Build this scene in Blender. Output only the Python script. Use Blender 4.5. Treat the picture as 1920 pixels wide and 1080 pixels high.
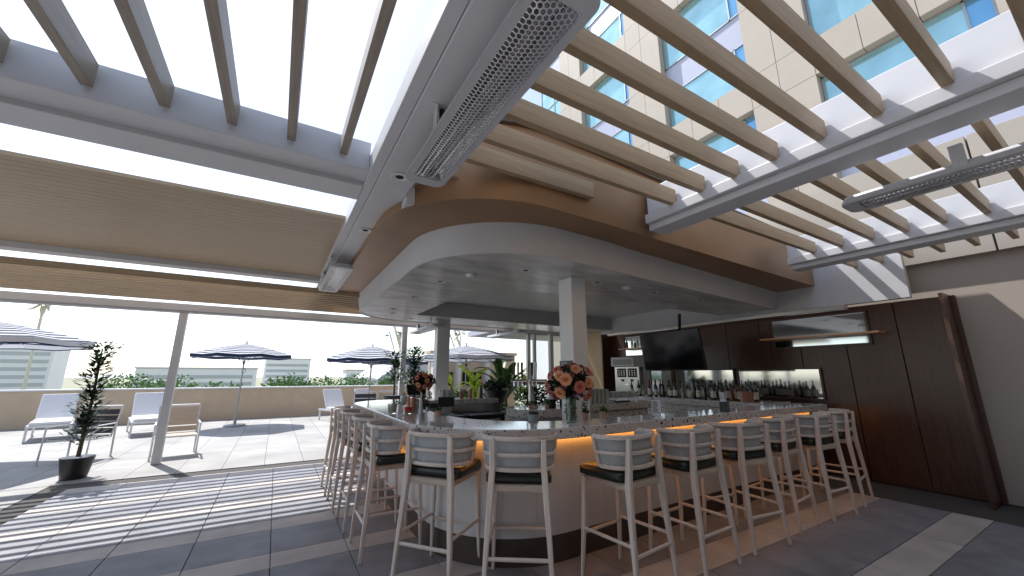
import bpy, math, random
from mathutils import Vector, Matrix

S = bpy.context.scene
ORD = ['first', 'second', 'third', 'fourth', 'fifth', 'sixth', 'seventh', 'eighth', 'ninth', 'tenth', 'eleventh', 'twelfth', 'thirteenth', 'fourteenth', 'fifteenth', 'sixteenth', 'seventeenth']
for o in list(bpy.data.objects): bpy.data.objects.remove(o)
random.seed(7)
R = math.radians
PI = math.pi

# ---------------------------------------------------------------- camera
cam = bpy.data.cameras.new('camera'); camo = bpy.data.objects.new('camera', cam)
S.collection.objects.link(camo); S.camera = camo
camo.location = (0, 0, 1.49)
camo.rotation_euler = (R(90 + 12.756), 0, R(-30.91))
cam.sensor_width = 36; cam.lens = 13.5; cam.clip_start = 0.05; cam.clip_end = 9000

# ---------------------------------------------------------------- world, sun, exposure
SUN_EL, SUN_AZ = 58.0, -24.0          # azimuth measured from +Y towards +X
W = bpy.data.worlds.new('World'); S.world = W; W.use_nodes = True
nt = W.node_tree; nt.nodes.clear()
out = nt.nodes.new('ShaderNodeOutputWorld'); bg = nt.nodes.new('ShaderNodeBackground')
sky = nt.nodes.new('ShaderNodeTexSky'); sky.sky_type = 'NISHITA'; sky.sun_disc = False
sky.sun_elevation = R(SUN_EL); sky.sun_rotation = R(SUN_AZ)
sky.air_density = 1.0; sky.dust_density = .7; sky.ozone_density = 1.0
bg.inputs['Strength'].default_value = 0.15
hs = nt.nodes.new('ShaderNodeHueSaturation'); hs.inputs['Saturation'].default_value = .7
nt.links.new(sky.outputs[0], hs.inputs['Color']); nt.links.new(hs.outputs[0], bg.inputs[0]); nt.links.new(bg.outputs[0], out.inputs[0])
sl = bpy.data.lights.new('sun', 'SUN'); sl.energy = 3.8; sl.angle = R(0.6); sl.color = (1, .975, .94)
so = bpy.data.objects.new('sun', sl); S.collection.objects.link(so)
sd = Vector((math.sin(R(SUN_AZ)) * math.cos(R(SUN_EL)), math.cos(R(SUN_AZ)) * math.cos(R(SUN_EL)), math.sin(R(SUN_EL))))
so.rotation_euler = sd.to_track_quat('Z', 'Y').to_euler()
S.view_settings.view_transform = 'Standard'; S.view_settings.look = 'None'
S.view_settings.exposure = 0.9; S.view_settings.gamma = 1.0; S.view_settings.use_curve_mapping = False
S.cycles.max_bounces = 8; S.cycles.diffuse_bounces = 4; S.cycles.transparent_max_bounces = 12
S.cycles.use_denoising = True
S.cycles.sample_clamp_indirect = 6

# ---------------------------------------------------------------- materials
def mat(name, col, rough=.5, metal=0., var=0., vscale=6., bump=0., bscale=40., stretch=(1, 1, 1), trans=0., spec=.5, emit=None, estr=0., coat=0., sheen=0., col2=None):
    m = bpy.data.materials.new(name); m.use_nodes = True; t = m.node_tree
    b = t.nodes['Principled BSDF']
    c = (*col, 1)
    b.inputs['Base Color'].default_value = c; b.inputs['Roughness'].default_value = rough
    b.inputs['Metallic'].default_value = metal; b.inputs['Specular IOR Level'].default_value = spec
    b.inputs['Transmission Weight'].default_value = trans; b.inputs['Coat Weight'].default_value = coat
    b.inputs['Sheen Weight'].default_value = sheen
    if emit: b.inputs['Emission Color'].default_value = (*emit, 1); b.inputs['Emission Strength'].default_value = estr
    if var or bump or col2:
        tc = t.nodes.new('ShaderNodeTexCoord'); mp = t.nodes.new('ShaderNodeMapping')
        mp.inputs['Scale'].default_value = stretch
        oi = t.nodes.new('ShaderNodeObjectInfo'); sc_ = t.nodes.new('ShaderNodeMath'); sc_.operation = 'MULTIPLY'; sc_.inputs[1].default_value = 37.0
        t.links.new(oi.outputs['Random'], sc_.inputs[0]); ad = t.nodes.new('ShaderNodeVectorMath'); ad.operation = 'ADD'
        t.links.new(tc.outputs['Object'], ad.inputs[0]); t.links.new(sc_.outputs[0], ad.inputs[1]); t.links.new(ad.outputs[0], mp.inputs[0])
        if var or col2:
            n = t.nodes.new('ShaderNodeTexNoise'); n.inputs['Scale'].default_value = vscale; n.inputs['Detail'].default_value = 6
            t.links.new(mp.outputs[0], n.inputs[0])
            r = t.nodes.new('ShaderNodeValToRGB'); r.color_ramp.elements[0].position = .3; r.color_ramp.elements[1].position = .7
            a = tuple(max(0, x * (1 - var)) for x in col); z = col2 or tuple(min(1, x * (1 + var)) for x in col)
            r.color_ramp.elements[0].color = (*a, 1); r.color_ramp.elements[1].color = (*z, 1)
            t.links.new(n.outputs[0], r.inputs[0]); t.links.new(r.outputs[0], b.inputs['Base Color'])
        if bump:
            n2 = t.nodes.new('ShaderNodeTexNoise'); n2.inputs['Scale'].default_value = bscale; n2.inputs['Detail'].default_value = 4
            t.links.new(mp.outputs[0], n2.inputs[0])
            bp = t.nodes.new('ShaderNodeBump'); bp.inputs['Strength'].default_value = bump; bp.inputs['Distance'].default_value = .01
            t.links.new(n2.outputs[0], bp.inputs['Height']); t.links.new(bp.outputs[0], b.inputs['Normal'])
    return m

def terrazzo():
    m = bpy.data.materials.new('terrazzo'); m.use_nodes = True; t = m.node_tree; b = t.nodes['Principled BSDF']
    tc = t.nodes.new('ShaderNodeTexCoord')
    base = None
    mixprev = None
    n = t.nodes.new('ShaderNodeTexNoise'); n.inputs['Scale'].default_value = 9; t.links.new(tc.outputs['Object'], n.inputs[0])
    r0 = t.nodes.new('ShaderNodeValToRGB'); r0.color_ramp.elements[0].color = (.60, .58, .57, 1); r0.color_ramp.elements[1].color = (.70, .68, .67, 1)
    t.links.new(n.outputs[0], r0.inputs[0]); prev = r0.outputs[0]
    for sc, thr, cols, off in ((30, .18, [(.02, .02, .02), (.05, .045, .04), (.22, .17, .13)], 0), (62, .22, [(.09, .08, .07), (.36, .3, .25), (.7, .69, .67)], 3.3), (21, .13, [(.03, .03, .035), (.12, .1, .09), (.16, .15, .15)], 7.1)):
        mp = t.nodes.new('ShaderNodeMapping'); mp.inputs['Location'].default_value = (off, off, off); t.links.new(tc.outputs['Object'], mp.inputs[0])
        nz = t.nodes.new('ShaderNodeTexNoise'); nz.inputs['Scale'].default_value = sc * 1.3; t.links.new(mp.outputs[0], nz.inputs[0])
        mx = t.nodes.new('ShaderNodeMix'); mx.data_type = 'VECTOR'; mx.inputs[0].default_value = .02
        t.links.new(mp.outputs[0], mx.inputs[4]); t.links.new(nz.outputs['Color'], mx.inputs[5])
        v = t.nodes.new('ShaderNodeTexVoronoi'); v.inputs['Scale'].default_value = sc; v.inputs['Randomness'].default_value = 1
        t.links.new(mx.outputs[1], v.inputs['Vector'])
        # chip size varies per cell
        sep = t.nodes.new('ShaderNodeSeparateColor'); t.links.new(v.outputs['Color'], sep.inputs[0])
        mul = t.nodes.new('ShaderNodeMath'); mul.operation = 'MULTIPLY'; mul.inputs[1].default_value = thr * 4.2; t.links.new(sep.outputs[0], mul.inputs[0])
        sub = t.nodes.new('ShaderNodeMath'); sub.operation = 'SUBTRACT'; sub.inputs[1].default_value = thr * 1.9; t.links.new(mul.outputs[0], sub.inputs[0])
        lt = t.nodes.new('ShaderNodeMath'); lt.operation = 'LESS_THAN'; t.links.new(v.outputs['Distance'], lt.inputs[0]); t.links.new(sub.outputs[0], lt.inputs[1])
        r = t.nodes.new('ShaderNodeValToRGB'); r.color_ramp.interpolation = 'CONSTANT'
        r.color_ramp.elements[0].color = (*cols[0], 1); r.color_ramp.elements[1].color = (*cols[1], 1); r.color_ramp.elements[1].position = .4
        e = r.color_ramp.elements.new(.7); e.color = (*cols[2], 1)
        t.links.new(sep.outputs[1], r.inputs[0])
        m2 = t.nodes.new('ShaderNodeMix'); m2.data_type = 'RGBA'
        t.links.new(lt.outputs[0], m2.inputs[0]); t.links.new(prev, m2.inputs[6]); t.links.new(r.outputs[0], m2.inputs[7])
        prev = m2.outputs[2]
    t.links.new(prev, b.inputs['Base Color']); b.inputs['Roughness'].default_value = .09
    return m

def wood(name, col, rough=.5, axis=0, dark=.75, scale=3.0, bump=.05):
    """grain running along the given object axis"""
    m = bpy.data.materials.new(name); m.use_nodes = True; t = m.node_tree; b = t.nodes['Principled BSDF']
    tc = t.nodes.new('ShaderNodeTexCoord'); mp = t.nodes.new('ShaderNodeMapping')
    s = [18, 18, 18]; s[axis] = 1.0; mp.inputs['Scale'].default_value = s
    oi = t.nodes.new('ShaderNodeObjectInfo'); add = t.nodes.new('ShaderNodeVectorMath'); add.operation = 'ADD'
    t.links.new(tc.outputs['Object'], add.inputs[0]); t.links.new(oi.outputs['Random'], add.inputs[1]); t.links.new(add.outputs[0], mp.inputs[0])
    n = t.nodes.new('ShaderNodeTexNoise'); n.inputs['Scale'].default_value = scale; n.inputs['Detail'].default_value = 8; n.inputs['Distortion'].default_value = .6
    t.links.new(mp.outputs[0], n.inputs[0])
    r = t.nodes.new('ShaderNodeValToRGB'); r.color_ramp.elements[0].position = .32; r.color_ramp.elements[1].position = .68
    r.color_ramp.elements[0].color = (*(x * dark for x in col), 1); r.color_ramp.elements[1].color = (*(min(1, x * 1.12) for x in col), 1)
    t.links.new(n.outputs[0], r.inputs[0]); t.links.new(r.outputs[0], b.inputs['Base Color']); b.inputs['Roughness'].default_value = rough
    bp = t.nodes.new('ShaderNodeBump'); bp.inputs['Strength'].default_value = bump; bp.inputs['Distance'].default_value = .004
    t.links.new(n.outputs[0], bp.inputs['Height']); t.links.new(bp.outputs[0], b.inputs['Normal'])
    return m

def stripes(name, ca, cb, period, duty=.5):
    m = bpy.data.materials.new(name); m.use_nodes = True; t = m.node_tree; b = t.nodes['Principled BSDF']
    uv = t.nodes.new('ShaderNodeUVMap'); sp = t.nodes.new('ShaderNodeSeparateXYZ'); t.links.new(uv.outputs[0], sp.inputs[0])
    md = t.nodes.new('ShaderNodeMath'); md.operation = 'FRACT'; ml = t.nodes.new('ShaderNodeMath'); ml.operation = 'MULTIPLY'; ml.inputs[1].default_value = 1 / period
    t.links.new(sp.outputs[1], ml.inputs[0]); t.links.new(ml.outputs[0], md.inputs[0])
    lt = t.nodes.new('ShaderNodeMath'); lt.operation = 'LESS_THAN'; lt.inputs[1].default_value = duty; t.links.new(md.outputs[0], lt.inputs[0])
    mx = t.nodes.new('ShaderNodeMix'); mx.data_type = 'RGBA'; mx.inputs[6].default_value = (*cb, 1); mx.inputs[7].default_value = (*ca, 1)
    t.links.new(lt.outputs[0], mx.inputs[0]); t.links.new(mx.outputs[2], b.inputs['Base Color']); b.inputs['Roughness'].default_value = .9
    # canvas lets some light through
    tr = t.nodes.new('ShaderNodeBsdfTranslucent'); t.links.new(mx.outputs[2], tr.inputs[0])
    ms = t.nodes.new('ShaderNodeMixShader'); ms.inputs[0].default_value = .35
    o = t.nodes['Material Output']; t.links.new(b.outputs[0], ms.inputs[1]); t.links.new(tr.outputs[0], ms.inputs[2]); t.links.new(ms.outputs[0], o.inputs[0])
    return m

def leafmat(name, col, var=.35):
    m = bpy.data.materials.new(name); m.use_nodes = True; t = m.node_tree; b = t.nodes['Principled BSDF']
    tc = t.nodes.new('ShaderNodeTexCoord'); n = t.nodes.new('ShaderNodeTexNoise'); n.inputs['Scale'].default_value = 12; t.links.new(tc.outputs['Object'], n.inputs[0])
    r = t.nodes.new('ShaderNodeValToRGB'); r.color_ramp.elements[0].position = .35; r.color_ramp.elements[1].position = .65
    r.color_ramp.elements[0].color = (*(x * (1 - var) for x in col), 1); r.color_ramp.elements[1].color = (*(x * (1 + var) for x in col), 1)
    t.links.new(n.outputs[0], r.inputs[0]); t.links.new(r.outputs[0], b.inputs['Base Color']); b.inputs['Roughness'].default_value = .45
    tr = t.nodes.new('ShaderNodeBsdfTranslucent'); t.links.new(r.outputs[0], tr.inputs[0])
    ms = t.nodes.new('ShaderNodeMixShader'); ms.inputs[0].default_value = .4
    o = t.nodes['Material Output']; t.links.new(b.outputs[0], ms.inputs[1]); t.links.new(tr.outputs[0], ms.inputs[2]); t.links.new(ms.outputs[0], o.inputs[0])
    return m

M = dict(
    colw=mat('column_paint', (.80, .80, .80), .45, var=.02, vscale=3, bump=.03, bscale=50),
    white=mat('white_paint', (.60, .605, .63), .45, var=.04, vscale=2.5, bump=.02, bscale=60),
    whitegloss=mat('white_enamel', (.72, .72, .735), .28),
    plaster=mat('ceiling_plaster', (.54, .52, .505), .28, var=.34, vscale=1.9, bump=.5, bscale=2.2, stretch=(1, 3.2, 1)),
    recess=mat('recess_paint', (.55, .55, .545), .38, var=.06, vscale=3),
    bronze=mat('bronze_paint', (.31, .185, .10), .42, metal=.25, var=.14, vscale=1.4, bump=.05, bscale=5),
    slat=wood('slat_wood', (.40, .295, .185), .45, axis=0, dark=.86),
    slaty=wood('slat_wood_lengthwise', (.32, .27, .22), .45, axis=1, dark=.86),
    stool=wood('bleached_wood', (.72, .625, .555), .5, axis=2, dark=.84, scale=2.2),
    stoolx=wood('bleached_wood_bent', (.68, .59, .525), .5, axis=0, dark=.86, scale=2.2),
    leather=mat('dark_green_leather', (.005, .013, .010), .38, bump=.12, bscale=220, coat=.25),
    seatunder=wood('seat_board', (.55, .45, .37), .55, axis=0),
    backcloth=mat('grey_upholstery', (.44, .455, .47), .85, var=.06, vscale=30, bump=.25, bscale=300),
    terrazzo=terrazzo(),
    barpanel=mat('pale_bar_panel', (.66, .645, .63), .45, var=.035, vscale=2, stretch=(9, 9, .5), bump=.03, bscale=30),
    kick=mat('dark_bronze_kick', (.08, .058, .046), .4, metal=.1, var=.2, vscale=3),
    grout=mat('joint_sand', (.07, .065, .06), .95),
    slabd=mat('dark_grey_slab', (.215, .215, .235), .6, var=.22, vscale=3.5, bump=.12, bscale=70),
    slabl=mat('beige_slab', (.47, .43, .40), .65, var=.16, vscale=3, bump=.1, bscale=70),
    deck=mat('far_deck', (.33, .325, .32), .7, var=.16, vscale=1.5),
    cream=mat('cream_stone_panel', (.395, .345, .295), .7, var=.035, vscale=1.3, bump=.04, bscale=30),
    creamd=mat('taupe_reveal', (.33, .30, .25), .7),
    lav=mat('pale_spandrel', (.40, .42, .54), .3, var=.02),
    frame=mat('window_frame', (.35, .38, .40), .35, metal=.6),
    glassb=mat('tinted_window', (.34, .58, .64), .12, metal=.55, var=.14, vscale=1.1),
    glassd=mat('tinted_window_side', (.18, .42, .66), .12, metal=.55),
    steel=mat('brushed_steel', (.58, .57, .55), .28, metal=1., bump=.03, bscale=200, stretch=(1, 1, 20)),
    chrome=mat('chrome', (.75, .75, .76), .12, metal=1.),
    grille=mat('grey_grille', (.74, .745, .77), .24, metal=.5),
    hframe=mat('heater_enamel', (.5, .505, .535), .4),
    reflector=mat('heater_reflector', (.62, .62, .64), .18, metal=1.),
    black=mat('black_plastic', (.012, .012, .013), .38),
    blackmatt=mat('black_matt', (.008, .008, .009), .8),
    screen=mat('tv_screen', (.006, .006, .008), .12),
    darkwood=wood('walnut_panel', (.085, .035, .022), .3, axis=2, dark=.6),
    midwood=wood('oak_panel', (.52, .36, .20), .45, axis=2, dark=.85),
    mirror=mat('mirror', (.55, .58, .6), .06, metal=1.),
    amber=mat('amber_strip', (1, .6, .2), .5, emit=(1, .40, .08), estr=4.2),
    frost=mat('washed_glass', (.74, .80, .82), .12, trans=.45),
    glass=mat('clear_glass', (.90, .94, .95), .04, trans=.86, spec=.6),
    greenglass=mat('vase_glass', (.55, .68, .6), .05, trans=.85),
    stem=leafmat('stems', (.03, .06, .02)),
    drinkp=mat('pale_drink', (.72, .70, .48), .2, trans=.15),
    drinkr=mat('red_drink', (.65, .015, .02), .15, trans=.1),
    copper=mat('pink_copper', (.50, .24, .19), .33, metal=.55),
    terracotta=mat('pink_clay', (.48, .29, .22), .75, var=.1, vscale=30),
    paper=mat('paper', (.72, .74, .82), .6),
    ink=mat('ink', (.05, .05, .08), .7),
    leafd=leafmat('dark_leaf', (.022, .05, .02)),
    leafm=leafmat('mid_leaf', (.06, .13, .03)),
    leafy=leafmat('lime_leaf', (.42, .55, .05)),
    trunk=mat('bark', (.13, .095, .065), .9, var=.3, vscale=20, bump=.4, bscale=60),
    rose1=mat('peach_petal', (.66, .29, .17), .55, sheen=.3, var=.12, vscale=30),
    rose2=mat('coral_petal', (.52, .155, .115), .55, sheen=.3, var=.14, vscale=30),
    rose3=mat('burgundy_petal', (.20, .03, .05), .6, var=.2, vscale=30),
    mauve=mat('mauve_petal', (.32, .12, .24), .6, var=.2, vscale=30),
    bottled=mat('dark_bottle', (.012, .02, .012), .08, coat=.5),
    bottlec=mat('pale_bottle', (.55, .6, .6), .05, trans=.8),
    bottlea=mat('amber_bottle', (.25, .08, .02), .08, trans=.4),
    labelw=mat('bottle_label', (.7, .68, .62), .7),
    shelf=mat('shelf_painted_glow', (.75, .42, .22), .35),  # copper light on the shelf is put into its base colour
    stucco=mat('sandy_stucco', (.60, .47, .35), .85, var=.06, vscale=3, bump=.2, bscale=50),
    parapet=mat('parapet_stucco', (.55, .42, .30), .85, var=.06, vscale=3),
    umb=stripes('umbrella_stripes', (.02, .03, .07), (.66, .67, .72), .17, .5),
    strap=mat('charcoal_sling', (.04, .042, .045), .7, bump=.3, bscale=120),
    sand=mat('sand_sling', (.5, .40, .31), .8, bump=.3, bscale=120),
    whitesling=mat('white_sling', (.72, .72, .74), .75),
    farland=mat('far_land', (.25, .25, .17), .95, var=.3, vscale=.02),
    farroof=mat('pale_roof', (.46, .46, .49), .7),
    farwall=mat('pale_wall', (.72, .72, .72), .7, var=.03, vscale=.4),
    creamhaze=mat('cream_haze', (.62, .60, .48), .6),  # cream paint, paled in place of haze on far masts and palms
)

def add_joints(m, w, h):
    t = m.node_tree; b = t.nodes['Principled BSDF']; src = b.inputs['Base Color'].links[0].from_socket
    tc = t.nodes.new('ShaderNodeTexCoord'); br = t.nodes.new('ShaderNodeTexBrick'); t.links.new(tc.outputs['Object'], br.inputs[0])
    br.offset = 0; br.inputs['Scale'].default_value = 1; br.inputs['Brick Width'].default_value = w; br.inputs['Row Height'].default_value = h; br.inputs['Mortar Size'].default_value = .006
    br.inputs['Color1'].default_value = (1, 1, 1, 1); br.inputs['Color2'].default_value = (.8, .78, .76, 1); br.inputs['Mortar'].default_value = (.3, .3, .3, 1)
    mx = t.nodes.new('ShaderNodeMix'); mx.data_type = 'RGBA'; mx.blend_type = 'MULTIPLY'; mx.inputs[0].default_value = 1
    t.links.new(src, mx.inputs[6]); t.links.new(br.outputs['Color'], mx.inputs[7]); t.links.new(mx.outputs[2], b.inputs['Base Color'])
add_joints(M['deck'], .59, .905)

# ---------------------------------------------------------------- mesh helpers
class MB:
    def __init__(s): s.v = []; s.f = []; s.uv = None
    def add(s, vs, fs):
        n = len(s.v); s.v += [tuple(v) for v in vs]; s.f += [tuple(i + n for i in f) for f in fs]; return s
    def box(s, x0, x1, y0, y1, z0, z1):
        return s.add([(x0, y0, z0), (x1, y0, z0), (x1, y1, z0), (x0, y1, z0), (x0, y0, z1), (x1, y0, z1), (x1, y1, z1), (x0, y1, z1)],
                     [(3, 2, 1, 0), (4, 5, 6, 7), (0, 1, 5, 4), (1, 2, 6, 5), (2, 3, 7, 6), (3, 0, 4, 7)])
    def obox(s, c, sx, sy, sz, rot=0, tilt=0):
        """box centred at c, turned about z by rot and about local x by tilt"""
        m = Matrix.Rotation(rot, 3, 'Z') @ Matrix.Rotation(tilt, 3, 'X')
        vs = [Vector(c) + m @ Vector((x * sx / 2, y * sy / 2, z * sz / 2)) for z in (-1, 1) for x, y in ((-1, -1), (1, -1), (1, 1), (-1, 1))]
        return s.add(vs, [(3, 2, 1, 0), (4, 5, 6, 7), (0, 1, 5, 4), (1, 2, 6, 5), (2, 3, 7, 6), (3, 0, 4, 7)])
    def lathe(s, prof, c=(0, 0, 0), n=20, cap=True):
        vs = []; fs = []
        for r, z in prof:
            for k in range(n):
                a = 2 * PI * k / n; vs.append((c[0] + r * math.cos(a), c[1] + r * math.sin(a), c[2] + z))
        for i in range(len(prof) - 1):
            for k in range(n):
                k2 = (k + 1) % n; fs.append((i * n + k, i * n + k2, (i + 1) * n + k2, (i + 1) * n + k))
        if cap:
            if prof[0][0] > 1e-5: fs.append(tuple(range(n - 1, -1, -1)))
            if prof[-1][0] > 1e-5: fs.append(tuple((len(prof) - 1) * n + k for k in range(n)))
        return s.add(vs, fs)
    def tube(s, pts, rad, n=8, rad2=None, flat=1.0, up=(0, 0, 1), cap=True):
        pts = [Vector(p) for p in pts]; vs = []; fs = []; m = len(pts)
        for i, p in enumerate(pts):
            d = (pts[min(i + 1, m - 1)] - pts[max(i - 1, 0)]).normalized()
            u = Vector(up)
            if abs(d.dot(u)) > .95: u = Vector((1, 0, 0))
            a = d.cross(u).normalized(); b = a.cross(d).normalized()
            t = i / (m - 1); r = rad[i] if isinstance(rad, (list, tuple)) else (rad if rad2 is None else rad * (1 - t) + rad2 * t)
            for k in range(n):
                g = 2 * PI * k / n; vs.append(p + a * r * flat * math.cos(g) + b * r * math.sin(g))
        for i in range(m - 1):
            for k in range(n):
                k2 = (k + 1) % n; fs.append((i * n + k, i * n + k2, (i + 1) * n + k2, (i + 1) * n + k))
        if cap: fs += [tuple(range(n - 1, -1, -1)), tuple((m - 1) * n + k for k in range(n))]
        return s.add(vs, fs)
    def bar(s, pts, w, h, upv=None):
        """rectangular section swept along pts; w across (horizontal), h along z"""
        pts = [Vector(p) for p in pts]; vs = []; fs = []; m = len(pts)
        for i, p in enumerate(pts):
            d = (pts[min(i + 1, m - 1)] - pts[max(i - 1, 0)]).normalized()
            u = Vector(upv or (0, 0, 1)); a = d.cross(u).normalized(); b = a.cross(d).normalized()
            ww = w[i] if isinstance(w, (list, tuple)) else w; hh = h[i] if isinstance(h, (list, tuple)) else h
            for sx, sy in ((-1, -1), (1, -1), (1, 1), (-1, 1)): vs.append(p + a * ww / 2 * sx + b * hh / 2 * sy)
        for i in range(m - 1):
            for k in range(4):
                k2 = (k + 1) % 4; fs.append((i * 4 + k, i * 4 + k2, (i + 1) * 4 + k2, (i + 1) * 4 + k))
        fs += [(3, 2, 1, 0), tuple((m - 1) * 4 + k for k in range(4))]
        return s.add(vs, fs)
    def loft(s, rows, closed=False, close_rows=False):
        n = len(rows[0]); vs = [p for r in rows for p in r]; fs = []
        R_ = len(rows)
        for i in range(R_ if close_rows else R_ - 1):
            j = (i + 1) % R_
            for k in range(n if closed else n - 1):
                k2 = (k + 1) % n; fs.append((i * n + k, i * n + k2, j * n + k2, j * n + k))
        return s.add(vs, fs)
    def mesh(s, name, m):
        me = bpy.data.meshes.new(name); me.from_pydata(s.v, [], s.f); me.materials.append(m); me.update(); return me
    def build(s, name, m, parent=None, smooth=False, bevel=0, loc=None, segs=2, clean=False):
        me = s.mesh(name, m)
        if clean:
            import bmesh
            bm = bmesh.new(); bm.from_mesh(me); bmesh.ops.remove_doubles(bm, verts=bm.verts, dist=1e-5); bmesh.ops.recalc_face_normals(bm, faces=bm.faces); bm.to_mesh(me); bm.free()
        return link(name, me, parent, smooth, bevel, loc, segs)

def link(name, me, parent=None, smooth=False, bevel=0, loc=None, segs=2):
    o = bpy.data.objects.new(name, me); S.collection.objects.link(o)
    if smooth:
        for p in me.polygons: p.use_smooth = True
        md = None
        if smooth != 'all':
            import bmesh
            bm = bmesh.new(); bm.from_mesh(me)
            for e in bm.edges:
                if len(e.link_faces) == 2 and e.calc_face_angle(0) > R(40): e.smooth = False
            bm.to_mesh(me); bm.free()
    if bevel:
        b = o.modifiers.new('bevel', 'BEVEL'); b.width = bevel; b.segments = segs; b.limit_method = 'ANGLE'; b.angle_limit = R(35)
    if parent: o.parent = parent
    if loc: o.location = loc
    return o

def tag(o, label, cat, group=None, kind=None):
    o['label'] = label; o['category'] = cat
    if group: o['group'] = group
    if kind: o['kind'] = kind
    return o
def thing(name, label, cat, loc=(0, 0, 0), rz=0, group=None):
    o = bpy.data.objects.new(name, None); S.collection.objects.link(o); o.location = loc; o.rotation_euler = (0, 0, rz); o.empty_display_size = .1
    return tag(o, label, cat, group)
def struct(o): o['kind'] = 'structure'; return o
def stuff(o): o['kind'] = 'stuff'; return o
def kids(o): return [c for c in bpy.data.objects if c.parent == o]
def dup(root, loc=None, rz=None, label=None, group=None, scale=None):
    r = root.copy(); S.collection.objects.link(r)
    if loc is not None: r.location = loc
    if rz is not None: r.rotation_euler = (0, 0, rz)
    if scale: r.scale = (scale,) * 3
    if label: r['label'] = label
    if group: r['group'] = group
    for ch in kids(root):
        c = ch.copy(); S.collection.objects.link(c); c.parent = r
        for g in kids(ch):
            d = g.copy(); S.collection.objects.link(d); d.parent = c
    return r

# ---------------------------------------------------------------- outlines
def outline(x0, y0, x1, y1, r, r2, slope=0., n=14, nf=8):
    """U outline open on the +X side: front edge from x1 to the left corner, left edge, far edge back to x1"""
    pts = []
    xa = x0 + r
    for i in range(nf):
        x = x1 + (xa - x1) * i / nf; pts.append((x, y0 + slope * (x - xa) * min(1, (x - xa) / 1.0) if x > xa else y0))
    for i in range(n + 1):
        a = -PI / 2 - PI / 2 * i / n; pts.append((xa + r * math.cos(a), y0 + r + r * math.sin(a)))
    for i in range(1, 6): pts.append((x0, y0 + r + (y1 - r2 - y0 - r) * i / 6))
    for i in range(n + 1):
        a = PI - PI / 2 * i / n; pts.append((x0 + r2 + r2 * math.cos(a), y1 - r2 + r2 * math.sin(a)))
    for i in range(1, nf + 1): pts.append((x0 + r2 + (x1 - x0 - r2) * i / nf, y1))
    return pts
def zed(p, z): return [(x, y, z) for x, y in p]

# ================================================================ GROUND
XL = [.72 + .59 * k for k in range(-8, 14)]
floor = struct(MB().box(-30, 7.9, -10, 17.2, -.3, -.012).build('floor', M['grout']))
slab_me = {}
def slab(w, h, dark):
    k = (round(w, 3), round(h, 3), dark)
    if k not in slab_me:
        slab_me[k] = MB().box(-w / 2, w / 2, -h / 2, h / 2, -.03, 0).mesh('paving_slab', M['slabd' if dark else 'slabl'])
    return slab_me[k]
y = 2.44
rows = []
yy = 2.44 - .905 * 5
while yy < 8.2:
    rows.append((yy, yy + .6, True)); rows.append((yy + .6, yy + .905, False)); yy += .905
cnt = 0
for (ya, yb, dk) in rows:
    for i in range(len(XL) - 1):
        xa, xb = XL[i], XL[i + 1]
        if ya > 3.2 and xa > 1.7 or xa < -2.8 and ya > 5: continue
        if xb > 7.2: continue
        if cnt > 296: continue
        w, h = xb - xa - .006, yb - ya - .006
        o = bpy.data.objects.new('paving_slab', slab(w, h, dk)); S.collection.objects.link(o)
        o.location = ((xa + xb) / 2, (ya + yb) / 2, random.uniform(-.0012, .0012)); o.parent = floor
        o.modifiers.new('bevel', 'BEVEL').width = .003
        cnt += 1
# farther deck beyond the picked-out slabs, as sheets
deck = MB()
deck.box(-30, 7.2, 8.2, 17, -.03, 0)
deck.box(-30, -4.2, -6, 8.195, -.03, -.002)
deck.box(1.9, 7.2, 3.3, 8.195, -.03, -.004)
deck.box(-4.19, -2.5, 5.0, 8.195, -.03, -.003)
deck.build('far_paving', M['deck'], floor)
land = struct(MB().add([(-4000, -500, -14), (4000, -500, -14), (4000, 5000, -14), (-4000, 5000, -14)], [(0, 1, 2, 3)]).build('ground', M['farland']))

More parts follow.
